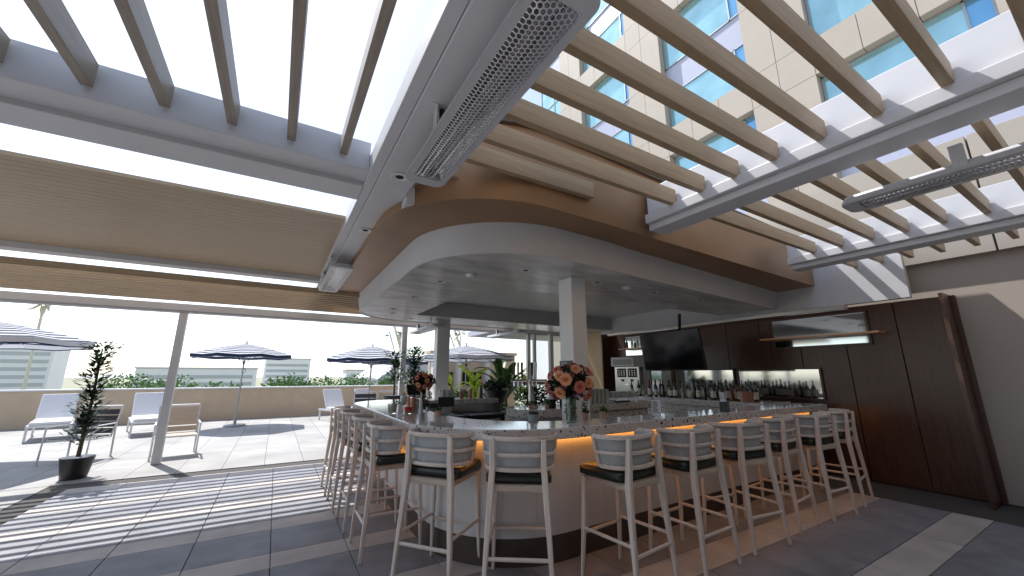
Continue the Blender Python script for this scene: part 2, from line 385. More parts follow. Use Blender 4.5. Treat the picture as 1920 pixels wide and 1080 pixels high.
# ================================================================ TOWER
K = .7
def tz(z): return 1.49 + (z - 1.49) * K
TX = 20 * K
tower = thing('hotel_tower', 'tall cream panelled hotel tower with blue windows, rising behind the pergola slats', 'building', (TX, 0, 0))
core = MB().box(.46, 12, -14, 27.72 * K, 0, 44); core.build('wall', M['creamd'], tower)
nb = 5
cre = {}
def panel(y0, y1, z0, z1, name='panel'):
    k = (round(y1 - y0, 2), round(z1 - z0, 2))
    if k not in cre: cre[k] = MB().box(0, .45, -(y1 - y0) / 2 + .008, (y1 - y0) / 2 - .008, -(z1 - z0) / 2 + .008, (z1 - z0) / 2 - .008).mesh(name, M['cream'])
    o = link(name, cre[k], tower); o.location = (0, (y0 + y1) / 2, (z0 + z1) / 2)
zmods = [tz(17.0 + 10.15 * k) for k in range(-1, 4)]
P = 10.15 * K
npan = 0
for zm in zmods:
    # cream band below zm
    b1, b0 = zm, zm - 1.85 * K
    # piers and bays
    for j in range(nb):
        off = -7.97 * K * j
        pr, pm, pl = 24.55 * K + off, 23.24 * K + off, 21.75 * K + off          # pier with its joint
        bl, br = 21.75 * K + off, 16.6 * K + off                                 # window bay
        # pier 2 lies between br and the next bay
        zh = [b0, b1 - .0, b1 + 2.75 * K * 1.15, b1 + P - 1.85 * K]
        ztop = zm + P - 1.85 * K
        if j == 0:
            segs = [(pm, pr), (pl, pm)]
        else: segs = []
        q = [(15.25 * K + off, 16.6 * K + off), (13.78 * K + off, 15.25 * K + off)]
        for (a, b) in segs + q:
            panel(a, b, b0, b1); panel(a, b, b1, zm + .42 * P); panel(a, b, zm + .42 * P, ztop); npan += 3
        # band over the bay in three panels
        for t in range(3):
            a = br + (bl - br) * t / 3; panel(a, br + (bl - br) * (t + 1) / 3, b0, b1); npan += 1
        # window bay in recess
        win = None
        g0, g1, g2, g3 = zm, zm + 2.73 * K, zm + 4.75 * K, ztop
        w = MB(); w.box(.36, .40, br, bl, g1, g2); w.build('spandrel', M['lav'], tower)
        for (a, b) in ((g0, g1), (g2, g3)):
            fr = MB()
            mu = 17.25 * K + off
            for yv in (br + .0, mu, bl - .06): fr.box(.3, .40, yv, yv + .055, a, b)
            fr.box(.3, .395, br, bl, a, a + .05); fr.box(.3, .395, br, bl, b - .05, b)
            fo = fr.build('window', M['frame'], tower)
            MB().box(.35, .37, mu + .05, bl - .05, a + .04, b - .04).build('pane', M['glassb'], fo)
            MB().box(.35, .37, br + .05, mu, a + .04, b - .04).build('pane', M['glassd'], fo)
    # corner bay at the far edge
    w = MB(); g0, g1, g2, g3 = zm, zm + 2.73 * K, zm + 4.75 * K, zm + P
    c0, c1 = 24.55 * K, 27.7 * K
    MB().box(.1, .14, c0, c1, g1, g2).build('spandrel', M['lav'], tower)
    for (a, b) in ((g0, g1), (g2, g3)):
        fr = MB()
        for yv in (c0, c0 + .7, c1 - .06): fr.box(.05, .15, yv, yv + .055, a, b)
        fr.box(.05, .149, c0, c1, a, a + .05); fr.box(.05, .149, c0, c1, b - .05, b)
        fo = fr.build('window', M['frame'], tower)
        MB().box(.09, .11, c0 + .05, c1 - .05, a + .04, b - .04).build('pane', M['glassb'], fo)

# podium the bar backs onto
pod = thing('podium_building', 'low cream podium wall the bar backs onto, with tall shopfront windows', 'building', (7.3, 0, 0))
MB().box(.3, 6.5, -9, 9.2, 0, 4.6).build('wall', M['cream'], pod)
for k in range(8):
    MB().box(.2, .295, -9 + k * 1.4 + .01, -9 + (k + 1) * 1.4 - .01, 3.0, 4.6).build('panel', M['cream'], pod, bevel=.004)
for k in range(6):
    y0 = -8.8 + k * 1.55
    f = MB(); f.box(.1, .29, y0, y0 + .06, 0, 2.95); f.box(.1, .29, y0 + 1.39, y0 + 1.45, 0, 2.95); f.box(.1, .285, y0, y0 + 1.45, 2.89, 2.95); f.box(.1, .285, y0, y0 + 1.45, 0, .1); f.box(.12, .28, y0 + .06, y0 + 1.39, 2.1, 2.15)
    fo = f.build('window', M['kick'], pod, bevel=.004)
    MB().box(.18, .2, y0 + .06, y0 + 1.39, .1, 2.1).build('pane', mat('shop_glass', (.10, .13, .14), .04, metal=.3), fo)
    MB().box(.18, .2, y0 + .06, y0 + 1.39, 2.15, 2.89).build('pane', bpy.data.materials['shop_glass'], fo)

# ================================================================ CANOPY
can = thing('bar_canopy', 'curved canopy over the bar, grey plaster soffit, white fascia band and bronze outer ring', 'canopy', (0, 0, 0))
XE = 7.2
fl = outline(1.11, 2.80, XE, 8.1, 1.08, 1.15, .09)
fu = outline(1.075, 2.765, XE, 8.13, 1.10, 1.16, .085)
bl_ = outline(.68, 2.42, XE, 8.5, 1.12, 1.3, .04)
bt = outline(.66, 2.40, XE, 8.52, 1.12, 1.3, .04)
ins = outline(1.3, 3.0, XE, 7.9, 1.0, 1.0, .04)
# soffit with a rectangular recess
rx0, rx1, ry0, ry1 = 2.14, XE, 4.2, 7.1
cl = lambda v, a, b: max(a, min(b, v))
inner = [(cl(x, rx0, rx1), cl(yq, ry0, ry1)) for x, yq in outline(1.11, 2.80, XE, 8.1, 1.08, 1.15, 0.)]
lip = outline(1.135, 2.825, XE, 8.075, 1.07, 1.14, .09)
MB().loft([zed(lip, 2.598), zed(inner, 2.598)]).build('soffit', M['plaster'], can)
rec = MB()
rec.loft([[(XE, ry0, 2.598), (rx0, ry0, 2.598), (rx0, ry1, 2.598), (XE, ry1, 2.598)], [(XE, ry0, 2.9), (rx0, ry0, 2.9), (rx0, ry1, 2.9), (XE, ry1, 2.9)]])
rec.add([(rx0, ry0, 2.9), (XE, ry0, 2.9), (XE, ry1, 2.9), (rx0, ry1, 2.9)], [(3, 2, 1, 0)])
rec.build('ceiling_recess', M['recess'], can)
lipo = outline(1.135, 2.825, XE, 8.075, 1.07, 1.14, .09)
MB().loft([zed(lipo, 2.598), zed(lipo, 2.585), zed(fl, 2.585), zed(fl, 2.6), zed(fl, 2.63), zed(fu, 2.87)]).build('fascia', M['white'], can, smooth=True)
MB().loft([zed(fu, 2.87), zed(bl_, 2.87)]).build('bronze_soffit', M['bronze'], can)
MB().loft([zed(bl_, 2.868), zed(bl_, 2.90), zed(bt, 3.54)]).build('bronze_fascia', M['bronze'], can, smooth=True)
cap0 = outline(.62, 2.36, XE, 8.56, 1.14, 1.3, .04)
MB().loft([zed(bt, 3.54), zed(cap0, 3.54), zed(cap0, 3.575), zed(ins, 3.575)]).build('coping', M['kick'], can)
MB().loft([zed(ins, 3.57), zed(ins, 4.08)]).build('roof_parapet', M['farwall'], can)
cx = MB(); n_ = len(ins); cx.add(zed(ins, 4.08), [tuple(range(n_))]); cx.build('roof', M['farwall'], can)

# ================================================================ PERGOLA
perg = thing('pergola', 'white steel pergola beams carrying pale wood slats overhead', 'pergola', (0, 0, 0))
b = MB(); b.box(.5, .76, -5, 9.1, 2.95, 3.22); b.build('beam', M['white'], perg, bevel=.006)
MB().box(.425, .497, -5, 9.1, 2.962, 3.12).build('beam_flange', M['white'], perg, bevel=.004)
MB().box(.762, .93, 2.98, 3.7, 2.88, 3.2).build('beam_filler', M['white'], perg, bevel=.003)  # white filler box between the beam and the bronze ring
for (xa, xb) in ((3.0, 3.36), (5.86, 6.22)):
    b = MB(); b.box(xa + .05, xb - .03, -5, 2.41, 3.06, 3.34); b.build('beam', M['white'], perg, bevel=.005)
    MB().box(xa, xb, -5, 2.41, 2.965, 3.06).build('beam_flange', M['white'], perg, bevel=.006)
    MB().box(xa + .05, xb - .08, -5, 2.41, 2.90, 2.963).build('beam_flange', M['white'], perg, bevel=.006)
sm = MB().box(0, 2.27, 0, .052, 0, .15).mesh('slat', M['slat'])
def slat(x0, x1, y):
    L = x1 - x0
    if abs(L - 2.27) < .03: o = link('slat', sm, perg, bevel=.003); o.location = (x0, y, 3.05)
    else: MB().box(0, L, 0, .052, 0, .15).build('slat', M['slat'], perg, bevel=.003, loc=(x0, y, 3.05))
for k in range(-9, 8):
    y = .89 + .295 * k
    x1 = {5: 2.28, 6: 1.38, 7: .97}.get(k, 3.045)
    slat(.77, x1, y)
    if k <= 4: slat(3.34, 5.9, y); slat(6.2, 7.28, y)
# slats on the left, parallel with the beam
sl_ = MB().box(0, .052, -5, 2.78, 0, .15).mesh('slat', M['slaty'])
for k in range(0, 14):
    o = link('slat', sl_, perg, bevel=.003); o.location = (.21 - .33 * k, 0, 3.05)
MB().box(-4.5, .425, 2.8, 3.02, 2.99, 3.22).build('cross_beam', M['white'], perg, bevel=.005)
MB().box(-4.5, .424, 3.02, 3.3, 2.955, 3.18).build('cross_beam', M['white'], perg, bevel=.005)
sl2 = MB().box(-4.5, .42, 0, .094, 0, .03).mesh('shade_board', M['slat'])  # closed bay invented to keep sun stripes off floor and stools
for k in range(0, 28):
    o = link('shade_board', sl2, perg); o.location = (0, 3.98 + .098 * k, 3.03)
MB().box(-4.5, .424, 6.72, 6.92, 2.955, 3.18).build('cross_beam', M['white'], perg, bevel=.005)
MB().box(-4.75, -4.5, -5, 9.3, 2.95, 3.22).build('beam', M['white'], perg, bevel=.006)
# far bay: slats across
s3 = MB().box(-4.5, 1.6, 0, .04, 0, .09).mesh('slat', M['slat'])
for k in range(11):
    o = link('slat', s3, perg); o.location = (0, 6.95 + .2 * k, 2.80)
MB().box(-6, 7.2, 9.1, 9.35, 2.65, 2.775).build('cross_beam', M['white'], perg, bevel=.004)
MB().box(-6, 7.2, 9.13, 9.33, 2.62, 2.648).build('cross_beam', M['farroof'], perg)
for (x, y_, w) in ((2.52, 9.15, .12), (6.05, 9.15, .10), (6.16, 9.02, .08), (-1.6, 9.15, .12), (-5.6, 9.15, .12), (6.62, 8.85, .11)):
    o = MB().box(x - w / 2, x + w / 2, y_, y_ + w, 0, 2.62).build('post', M['white'], perg, bevel=.006)
MB().box(-4.72, -4.54, -2.2, -2.0, 0, 2.95).build('post', M['white'], perg, bevel=.006)
MB().box(-4.72, -4.54, 3.0, 3.2, 0, 2.95).build('post', M['white'], perg, bevel=.006)
# infill panels added against the sun, then the covered way beyond, right of centre
MB().box(5.2, 9, 8.53, 9.095, 2.80, 2.88).build('roof_panel', M['farroof'], perg)  # added infill, blocks a sun patch on the oak panel
MB().box(7.21, 9, 7.51, 8.52, 2.80, 2.88).build('roof_panel', M['farroof'], perg)  # also added, shuts out the last sliver of sun there
MB().box(5.2, 9, 9.4, 11.5, 2.70, 2.85).build('roof_panel', M['farroof'], perg)

cov = thing('shading_lounge', 'covered lounge with a dark flat ceiling, added behind the viewpoint to block sky light', 'building', (0, -1.4, 0))  # invented roofed wing, keeps sky light off the bar from behind
MB().box(-14, 7.25, -8, 0, 3.37, 3.8).build('ceiling', M['creamd'], cov); MB().box(-14, 7.25, -8.2, -8.0, 0, 3.8).build('wall', M['darkwood'], cov)
MB().box(-14.2, -14, -8, 0, 0, 3.8).build('wall', M['creamd'], cov)
for x in (-9.5, -5.2): MB().box(x, x + .3, -.5, -.2, 0, 3.37).build('pillar', M['white'], cov, bevel=.01)

# ================================================================ COLUMNS
for (x0, x1, y0, y1, lab) in ((2.785, 3.0, 3.33, 3.57, 'thick square white column beside the large rose bouquet'), (2.70, 2.97, 7.43, 7.62, 'white square column near the far counter, behind the black tablet')):
    c = thing('bar_column', lab, 'column', ((x0 + x1) / 2, (y0 + y1) / 2, 0))
    hx, hy = (x1 - x0) / 2, (y1 - y0) / 2
    MB().box(-hx, hx, -hy, hy, 0, 2.598).build('shaft', M['colw'], c, bevel=.012, segs=3)
    MB().box(-hx - .012, hx + .012, -hy - .012, hy + .012, 0, .12).build('base', M['kick'], c, bevel=.003)

# ================================================================ BAR COUNTER
bar = thing('bar_counter', 'curved bar counter with speckled terrazzo top, pale panels and amber glow under the edge', 'bar counter', (0, 0, 0))
CX = 7.0
def ctr(off, s=.015):
    return outline(1.06 + off, 2.60 + off, CX, 7.1 - off, 1.10 - off * .75, .75 - off * .7, s)
def solid_band(outs, ins_, z0, z1, mb):
    n = len(outs)
    mb.loft([zed(outs, z0), zed(outs, z1), zed(ins_, z1), zed(ins_, z0)], close_rows=True)
    for k in (0, n - 1):
        f = [(*outs[k], z0), (*outs[k], z1), (*ins_[k], z1), (*ins_[k], z0)]
        mb.add(f, [(0, 1, 2, 3)] if k else [(3, 2, 1, 0)])
def cut(p, xmax=3.6):
    """stop the far run at xmax"""
    q = []
    half = len(p) // 2
    for i, (x, y) in enumerate(p):
        q.append((min(x, xmax), y) if i > half else (x, y))
    return q
INN = outline(1.63, 2.99, CX, 6.5, .95, .4, .015)
top = MB(); solid_band(cut(ctr(0)), cut(INN), .985, 1.07, top)
top.build('countertop', M['terrazzo'], bar, bevel=.008, segs=3, clean=True, smooth=True)
pan = ctr(.24); pin = ctr(.30)
bodyin = cut(pin)
# base panels, one by one along the curve
def resample(p, step):
    out_ = []; acc = 0; tot = 0; P_ = [Vector(q) for q in p]; L = [0]
    for a, b_ in zip(P_, P_[1:]): L.append(L[-1] + (b_ - a).length)
    n = int(L[-1] / step)
    res = []
    for k in range(n + 1):
        d = L[-1] * k / n; i = 0
        while i < len(L) - 2 and L[i + 1] < d: i += 1
        t = (d - L[i]) / max(1e-9, L[i + 1] - L[i]); res.append(P_[i].lerp(P_[i + 1], t))
    return res
pc = resample(cut(pan), .04); qc = resample(cut(pin), .04)
n = min(len(pc), len(qc)); g = 9
import bisect
idx = list(range(0, len(pc) - 1, g))
for a in idx:
    e = min(a + g, len(pc) - 1)
    mb = MB(); seg = pc[a:e + 1]
    if len(seg) < 2: continue
    # inward offset
    off = []
    for i, q in enumerate(seg):
        d = (pc[min(a + i + 1, len(pc) - 1)] - pc[max(a + i - 1, 0)]).normalized(); off.append(q + Vector((d.y, -d.x)) * .05)
    seg2 = list(seg)
    d0 = (seg[1] - seg[0]).normalized(); d1 = (seg[-1] - seg[-2]).normalized()
    seg2[0] = seg[0] + d0 * .0007; seg2[-1] = seg[-1] - d1 * .0007
    o_, i_ = zed([tuple(q) for q in seg2], 0), zed([tuple(q) for q in off], 0)
    z0, z1 = .205, .985
    mb.loft([[(x, y, z0) for x, y, _ in o_], [(x, y, z1) for x, y, _ in o_], [(x, y, z1) for x, y, _ in i_], [(x, y, z0) for x, y, _ in i_]], close_rows=True)
    for k in (0, len(seg) - 1): mb.add([(*o_[k][:2], z0), (*o_[k][:2], z1), (*i_[k][:2], z1), (*i_[k][:2], z0)], [(0, 1, 2, 3)])
    mb.build('panel', M['barpanel'], bar, smooth=True, bevel=.0007, segs=1)
kk = MB(); solid_band(cut(ctr(.245)), cut(ctr(.29)), 0, .203, kk); kk.build('kick_plate', M['kick'], bar, clean=True, smooth=True)
iw = MB(); solid_band(cut(ctr(.36)), cut(ctr(.40)), 0, .984, iw); iw.build('inner_wall', M['steel'], bar, clean=True, smooth=True)
led = MB(); solid_band(cut(ctr(.195)), cut(ctr(.215)), .955, .968, led); led.build('light_strip', M['amber'], bar, clean=True)
MB().box(3.6, 3.64, 6.46, 7.08, 0, .98).build('end_panel', M['steel'], bar)
# inner work shelf and sinks behind the near run
ws = MB(); solid_band(ctr(.42)[:24], ctr(.75)[:24], .70, .74, ws); ws.build('work_shelf', M['steel'], bar, clean=True)

# terrazzo stations inside the ring
def station(name, x0, x1, y0, y1, r, lab):
    t = thing(name, lab, 'bar station', ((x0 + x1) / 2, (y0 + y1) / 2, 0))
    def rr(o):
        hx, hy = (x1 - x0) / 2 - o, (y1 - y0) / 2 - o; rr_ = max(.02, r - o); pts = []
        for cx_, cy_, a0 in ((hx - rr_, hy - rr_, 0), (-hx + rr_, hy - rr_, PI / 2), (-hx + rr_, -hy + rr_, PI), (hx - rr_, -hy + rr_, 1.5 * PI)):
            for k in range(7): a = a0 + PI / 2 * k / 6; pts.append((cx_ + rr_ * math.cos(a), cy_ + rr_ * math.sin(a)))
        return pts
    def prism(o, z0, z1, nm, m, bev=0):
        p = rr(o); n = len(p); mb = MB().loft([zed(p, z0), zed(p, z1)], closed=True)
        mb.add(zed(p, z1), [tuple(range(n))]); mb.add(zed(p, z0), [tuple(range(n - 1, -1, -1))])
        return mb.build(nm, m, t, bevel=bev, clean=True)
    prism(0, .97, 1.07, 'top', M['terrazzo'], .005); prism(.05, .1, .97, 'body', M['terrazzo']); prism(.09, 0, .1, 'kick_plate', M['kick'])
    return t
station('bar_station', 2.64, 3.75, 4.04, 4.72, .22, 'rounded terrazzo block under the beer taps, inside the bar ring')
station('bar_station', 4.0, 5.35, 4.45, 5.1, .05, 'terrazzo block carrying the rows of clean glasses')
station('back_counter', 6.35, 7.15, 3.2, 6.9, .04, 'long dark back counter carrying the bottles along the walnut wall')

# under-counter equipment
for (x, y_, lab) in ((2.35, 6.1, 'black undercounter fridge left of the two against the far counter'), (3.05, 6.1, 'black undercounter fridge right of the two against the far counter')):
    t = thing('undercounter_fridge', lab, 'fridge', (x, y_, 0))
    MB().box(-.32, .32, -.25, .3, .05, .86).build('body', M['black'], t, bevel=.01)
    MB().box(-.30, .30, -.275, -.252, .12, .82).build('door', M['blackmatt'], t, bevel=.006)
    MB().tube([(-.2, -.3, .78), (.2, -.3, .78)], .012).build('handle', M['steel'], t)

# ================================================================ BACK BAR ALCOVE
alc = thing('back_bar_wall', 'dark walnut back bar alcove with mirror panels and steel head rail', 'back bar', (7.2, 0, 0))
MB().box(.02, .12, 7.50, 8.9, 0, 2.75).build('oak_panel', M['midwood'], alc, bevel=.004)
MB().box(-.05, .1, 2.3, 7.2, 2.455, 2.518).build('head_rail', M['steel'], alc, bevel=.004)
MB().box(.02, .12, 1.6, 7.49, 2.52, 3.6).build('header', M['white'], alc)
yc = 7.24
for k in range(10):
    y1_ = 7.45 - k * .62
    MB().box(.35, .4, y1_ - .61, y1_, 0, 2.52).build('panel', M['darkwood'], alc, bevel=.004)
MB().box(.0, .40, 7.45, 7.49, 0, 2.518).build('side_panel', M['darkwood'], alc)
MB().box(.0, .40, 1.3, 1.34, 0, 2.52).build('side_panel', M['darkwood'], alc)
for (ya, yb, za, zb) in ((5.3, 6.98, 1.96, 2.42), (5.66, 6.24, 1.12, 1.58), (4.3, 5.6, 1.12, 1.58), (2.9, 4.2, 1.12, 1.58), (2.2, 3.5, 1.96, 2.42)):
    f = MB(); f.box(.31, .345, ya - .03, yb + .03, za - .03, za); f.box(.31, .345, ya - .03, yb + .03, zb, zb + .03); f.box(.31, .344, ya - .03, ya, za, zb); f.box(.31, .344, yb, yb + .03, za, zb)
    fo = f.build('mirror_frame', M['darkwood'], alc)
    MB().box(.33, .346, ya, yb, za, zb).build('mirror', M['mirror'], fo)
MB().box(.05, .305, 4.9, 6.95, 2.10, 2.125).build('shelf', M['shelf'], alc, bevel=.003)
MB().box(.05, .33, 2.0, 3.6, 2.08, 2.105).build('shelf', M['shelf'], alc, bevel=.003)

tv = thing('television', 'large black flat television hung over the back counter', 'television', (6.0, 4.5, 1.91), R(90))
tvb = MB().obox((0, 0, 0), 1.24, .045, .69, 0, R(-9)); tvb.build('bezel', M['black'], tv, bevel=.006)
MB().obox((0, .0235, .004), 1.21, .004, .66, 0, R(-9)).build('screen', M['screen'], tv)
MB().tube([(0, -.05, .1), (0, -.3, .35), (0, -.35, .69)], .03).build('mount', M['black'], tv)

# frozen drink machine
mc = thing('drink_machine', 'tall stainless drink machine with a white lit sign on top', 'drink machine', (6.75, 6.2, 1.07), R(28))
MB().box(-.14, .2, -.27, .27, 0, .60).build('body', M['steel'], mc, bevel=.01)
for k in (-1, 1):
    pl = MB().box(-.15, -.142, k * .115 - .1, k * .115 + .1, .37, .56).build('control_plate', M['black'], mc, bevel=.003)
    for dy in (-.055, .0, .055):
        for dz in (.42, .465, .51): MB().tube([(-.1505, k * .115 + dy, dz), (-.162, k * .115 + dy, dz)], .012, 8, up=(0, 1, 0)).build('dial', M['steel'], pl)
for k in (-1, 1): MB().box(-.16, -.142, k * .1 - .03, k * .1 + .03, .28, .33).build('spout', M['black'], mc, bevel=.003)
MB().box(-.17, -.142, -.04, .04, .20, .24).build('tap', M['chrome'], mc, bevel=.004)
s = MB().obox((-.1, .10, .705), .04, .50, .20, 0, 0).build('sign', M['whitegloss'], mc, bevel=.006)
MB().obox((-.122, .10, .70), .003, .42, .12).build('sign_face', mat('sign_face', (.45, .46, .47), .5), s)

# ================================================================ STOOLS
def arc(hw, dep, yc, z, zc=0, n=13, span=1.0):
    pts = []
    for k in range(n):
        t = -1 + 2 * k / (n - 1); a = t * PI / 2 * span
        x = hw * math.copysign(abs(math.sin(a)) ** .85, a); y_ = yc - dep * max(0, math.cos(a)) ** .75
        pts.append((x, y_, z + zc * abs(t) ** 2))
    return pts
def make_stool():
    t = thing('bar_stool', '', 'bar stool')
    for sx in (-1, 1):
        # rear leg runs from floor to top rail
        MB().bar([(sx * .238, -.272, 0), (sx * .218, -.246, .33), (sx * .194, -.216, .70), (sx * .184, -.222, .86), (sx * .186, -.236, 1.035)],
                 [.026, .036, .045, .042, .036], [.026, .036, .045, .040, .030], upv=(0, 1, 0)).build('leg', M['stool'], t, bevel=.007, smooth=True)
        MB().bar([(sx * .225, .235, 0), (sx * .215, .215, .33), (sx * .20, .195, .71)], [.024, .032, .042], [.024, .032, .042], upv=(0, 1, 0)).build('leg', M['stool'], t, bevel=.007, smooth=True)
        MB().tube([(sx * .2165, -.235, .335), (sx * .2155, .205, .335)], .0125, 10).build('stretcher', M['stoolx'], t, smooth=True)
    MB().tube([(-.207, -.248, .27), (.207, -.248, .27)], .0135, 10).build('stretcher', M['stoolx'], t, smooth=True)
    MB().tube([(-.205, .216, .30), (.205, .216, .30)], .0125, 10).build('stretcher', M['stoolx'], t, smooth=True)
    MB().box(-.205, .205, -.215, .195, .675, .725).build('seat_board', M['seatunder'], t, bevel=.012)
    # cushion, slightly crowned
    c = MB(); nx = 10
    rows_ = []
    for zz, o in ((.726, .012), (.735, 0), (.78, 0), (.796, .012), (.803, .035)):
        pts = []; hx, hy, r_ = .24 - o, .212 - o, .045; yo = .028
        for cx_, cy_, a0 in ((hx - r_, hy - r_, 0), (-hx + r_, hy - r_, PI / 2), (-hx + r_, -hy + r_, PI), (hx - r_, -hy + r_, 1.5 * PI)):
            for k in range(6): a = a0 + PI / 2 * k / 5; pts.append((cx_ + r_ * math.cos(a), yo + cy_ + r_ * math.sin(a), zz))
        rows_.append(pts)
    c.loft(rows_, closed=True); n = len(rows_[0]); c.add(rows_[-1], [tuple(range(n))]); c.add(rows_[0], [tuple(range(n - 1, -1, -1))])
    c.build('cushion', M['leather'], t, smooth='all', clean=True)
    # bent rails: top, middle, bottom
    for z, hw, dep, h, w in ((1.035, .285, .25, .032, .026), (.925, .272, .235, .026, .018), (.825, .255, .215, .028, .022)):
        a = arc(hw, dep, .02 - (1.035 - z) * .15, z, zc=0.0)
        MB().bar(a, w, h).build('back_rail', M['stoolx'], t, bevel=.005, smooth=True)
    for sx in (-1, 1):
        MB().bar([(sx * .284, .02, 1.04), (sx * .272, .004, .925), (sx * .254, -.012, .82)], .024, .024, upv=(0, 1, 0)).build('end_post', M['stoolx'], t, bevel=.006)
    rows_ = [[(x * .965, y_ * .94 + .006, z) for x, y_, _ in arc(hw, dep, yc_, 0)] for z, hw, dep, yc_ in ((.83, .255, .215, -.01), (.925, .270, .233, .003), (1.025, .283, .248, .018))]
    rows2 = [[(x * .90, y_ * .84 + .012, z) for x, y_, z in r_] for r_ in rows_]
    u = MB(); allr = rows_ + rows2[::-1]
    u.loft(allr, close_rows=True)
    u.build('back_pad', M['backcloth'], t, smooth=True, clean=True)
    return t
st0 = make_stool()
GR = 'bar stools along the counter'
stools = [
    ((.82 + .18, 4.62), -90, 'bar stool on the straight side, second left of the red drink'),
    ((1.02, 3.88), -90, 'bar stool at the start of the counter curve, backrest seen from its side'),
    ((1.25, 3.17), -52, 'bar stool on the curved corner, left of the middle stool'),
    ((1.685, 2.70), -35, 'bar stool in the middle of the bend, rear to us, right below the station'),
    ((2.42, 2.37), 6, 'bar stool standing below the large rose bouquet, turned a little left'),
    ((3.14, 2.33), 2, 'bar stool next to the right of the one below the bouquet'),
    ((3.92, 2.33), -7, 'bar stool on the front run, second right of the bouquet'),
    ((4.68, 2.38), 5, 'bar stool on the front run, third right of the bouquet'),
    ((5.41, 2.33), -4, 'bar stool on the front run, fourth right of the bouquet'),
    ((6.22, 2.40), 9, 'bar stool nearest the shopfront windows'),
    ((.98, 5.34), -90, 'bar stool on the straight side, third from the curve'),
    ((.97, 6.02), -90, 'bar stool at the far left end of the counter'),
]
for i, ((x, y_), a, lab) in enumerate(stools):
    if i == 0: st0.location = (x, y_, 0); st0.rotation_euler = (0, 0, R(a)); st0['label'] = lab; st0['group'] = GR
    else: dup(st0, (x, y_, 0), R(a), lab, GR)

# ================================================================ HEATERS
def grille_mesh(w, L, bulge, pitch=.0235):
    mb = MB(); ny = int(L / pitch); nxn = int(w / (pitch * .866)); dy = L / ny; dx = w / nxn
    def P_(x, y_):
        x = cl(x, -w / 2, w / 2); y_ = cl(y_, -L / 2, L / 2)
        return (x, y_, -bulge * math.sqrt(max(0, 1 - (2 * x / w) ** 2)) * min(1, (L / 2 - abs(y_)) / .08 + .0))
    for i in range(nxn):
        cx_ = -w / 2 + dx * (i + .5)
        for j in range(ny):
            cy_ = -L / 2 + dy * (j + .5 + (.5 if i % 2 else 0))
            if cy_ > L / 2 - dy * .4: continue
            out_, in_ = [], []
            for k in range(6):
                a = PI / 3 * k; out_.append(P_(cx_ + dx * .667 * math.cos(a), cy_ + dy * .577 * math.sin(a)))
            for k in range(6):
                a = PI / 3 * k; in_.append(P_(cx_ + dx * .49 * math.cos(a), cy_ + dy * .44 * math.sin(a)))
            mb.add(out_ + in_, [(k, (k + 1) % 6, 6 + (k + 1) % 6, 6 + k) for k in range(6)])
    return mb
def rrect(w, L, r, n=6):
    pts = []
    for cx_, cy_, a0 in ((w / 2 - r, L / 2 - r, 0), (-w / 2 + r, L / 2 - r, PI / 2), (-w / 2 + r, -L / 2 + r, PI), (w / 2 - r, -L / 2 + r, 1.5 * PI)):
        for k in range(n + 1): a = a0 + PI / 2 * k / n; pts.append((cx_ + r * math.cos(a), cy_ + r * math.sin(a)))
    return pts
def make_heater():
    t = thing('patio_heater', '', 'heater')
    w, L = .27, 1.66
    fr = MB(); a, b_, c_ = rrect(w, L, .065), rrect(w - .085, L - .19, .03), rrect(w + .004, L + .004, .052)
    fr.loft([zed(b_, 0), zed(a, 0), zed(a, .02), zed(rrect(w - .05, L - .05, .04), .06), ], closed=True)
    p = rrect(w - .05, L - .05, .04); fr.add(zed(p, .06), [tuple(range(len(p)))])
    fr.build('housing', M['hframe'], t, smooth=True, clean=True)
    g = grille_mesh(w - .078, L - .18, .02).build('grille', M['grille'], t); stuff(g)
    rows_ = []
    for k in range(9):
        x = -.1 + .2 * k / 8; rows_.append([(x, -L / 2 + .07, .052 * (1 - (x / .1) ** 2)), (x, L / 2 - .07, .052 * (1 - (x / .1) ** 2))])
    MB().loft(rows_).build('reflector', M['reflector'], t, smooth='all')
    for x in (-.035, .035): MB().tube([(x, -L / 2 + .08, .012), (x, L / 2 - .08, .012)], .008).build('heating_tube', M['chrome'], t, smooth=True)
    for y_ in (-.68, .22):
        m_ = MB(); m_.box(-.132, -.127, y_ - .035, y_ + .03, .0, .162); m_.box(-.131, .03, y_ - .035, y_ + .03, .055, .06); m_.box(-.16, -.10, y_ - .034, y_ + .029, .156, .16); br = m_.build('bracket', M['white'], t)
    MB().tube([(-.085, .22, .05), (-.088, .225, .09), (-.09, .23, .158)], [.010, .017, .017], 10).build('cable_gland', M['black'], t, smooth=True)
    return t
h0 = make_heater(); GH = 'long perforated heaters hung overhead'
h0.location = (.725, 1.60, 2.79); h0['label'] = 'large perforated heater overhead, nearest of all, hung under the white beam'; h0['group'] = GH
dup(h0, (.55, 5.85, 2.79), 0, 'heater under the same white beam beyond the canopy corner', GH)
dup(h0, (2.68, 8.12, 2.43), 0, 'heater in the distance, beside the far square column', GH)
dup(h0, (4.72, 8.2, 2.43), 0, 'heater in the distance, right of the striped umbrella', GH)
dup(h0, (3.6, .2, 2.72), 0, 'perforated heater under the second white beam', GH)

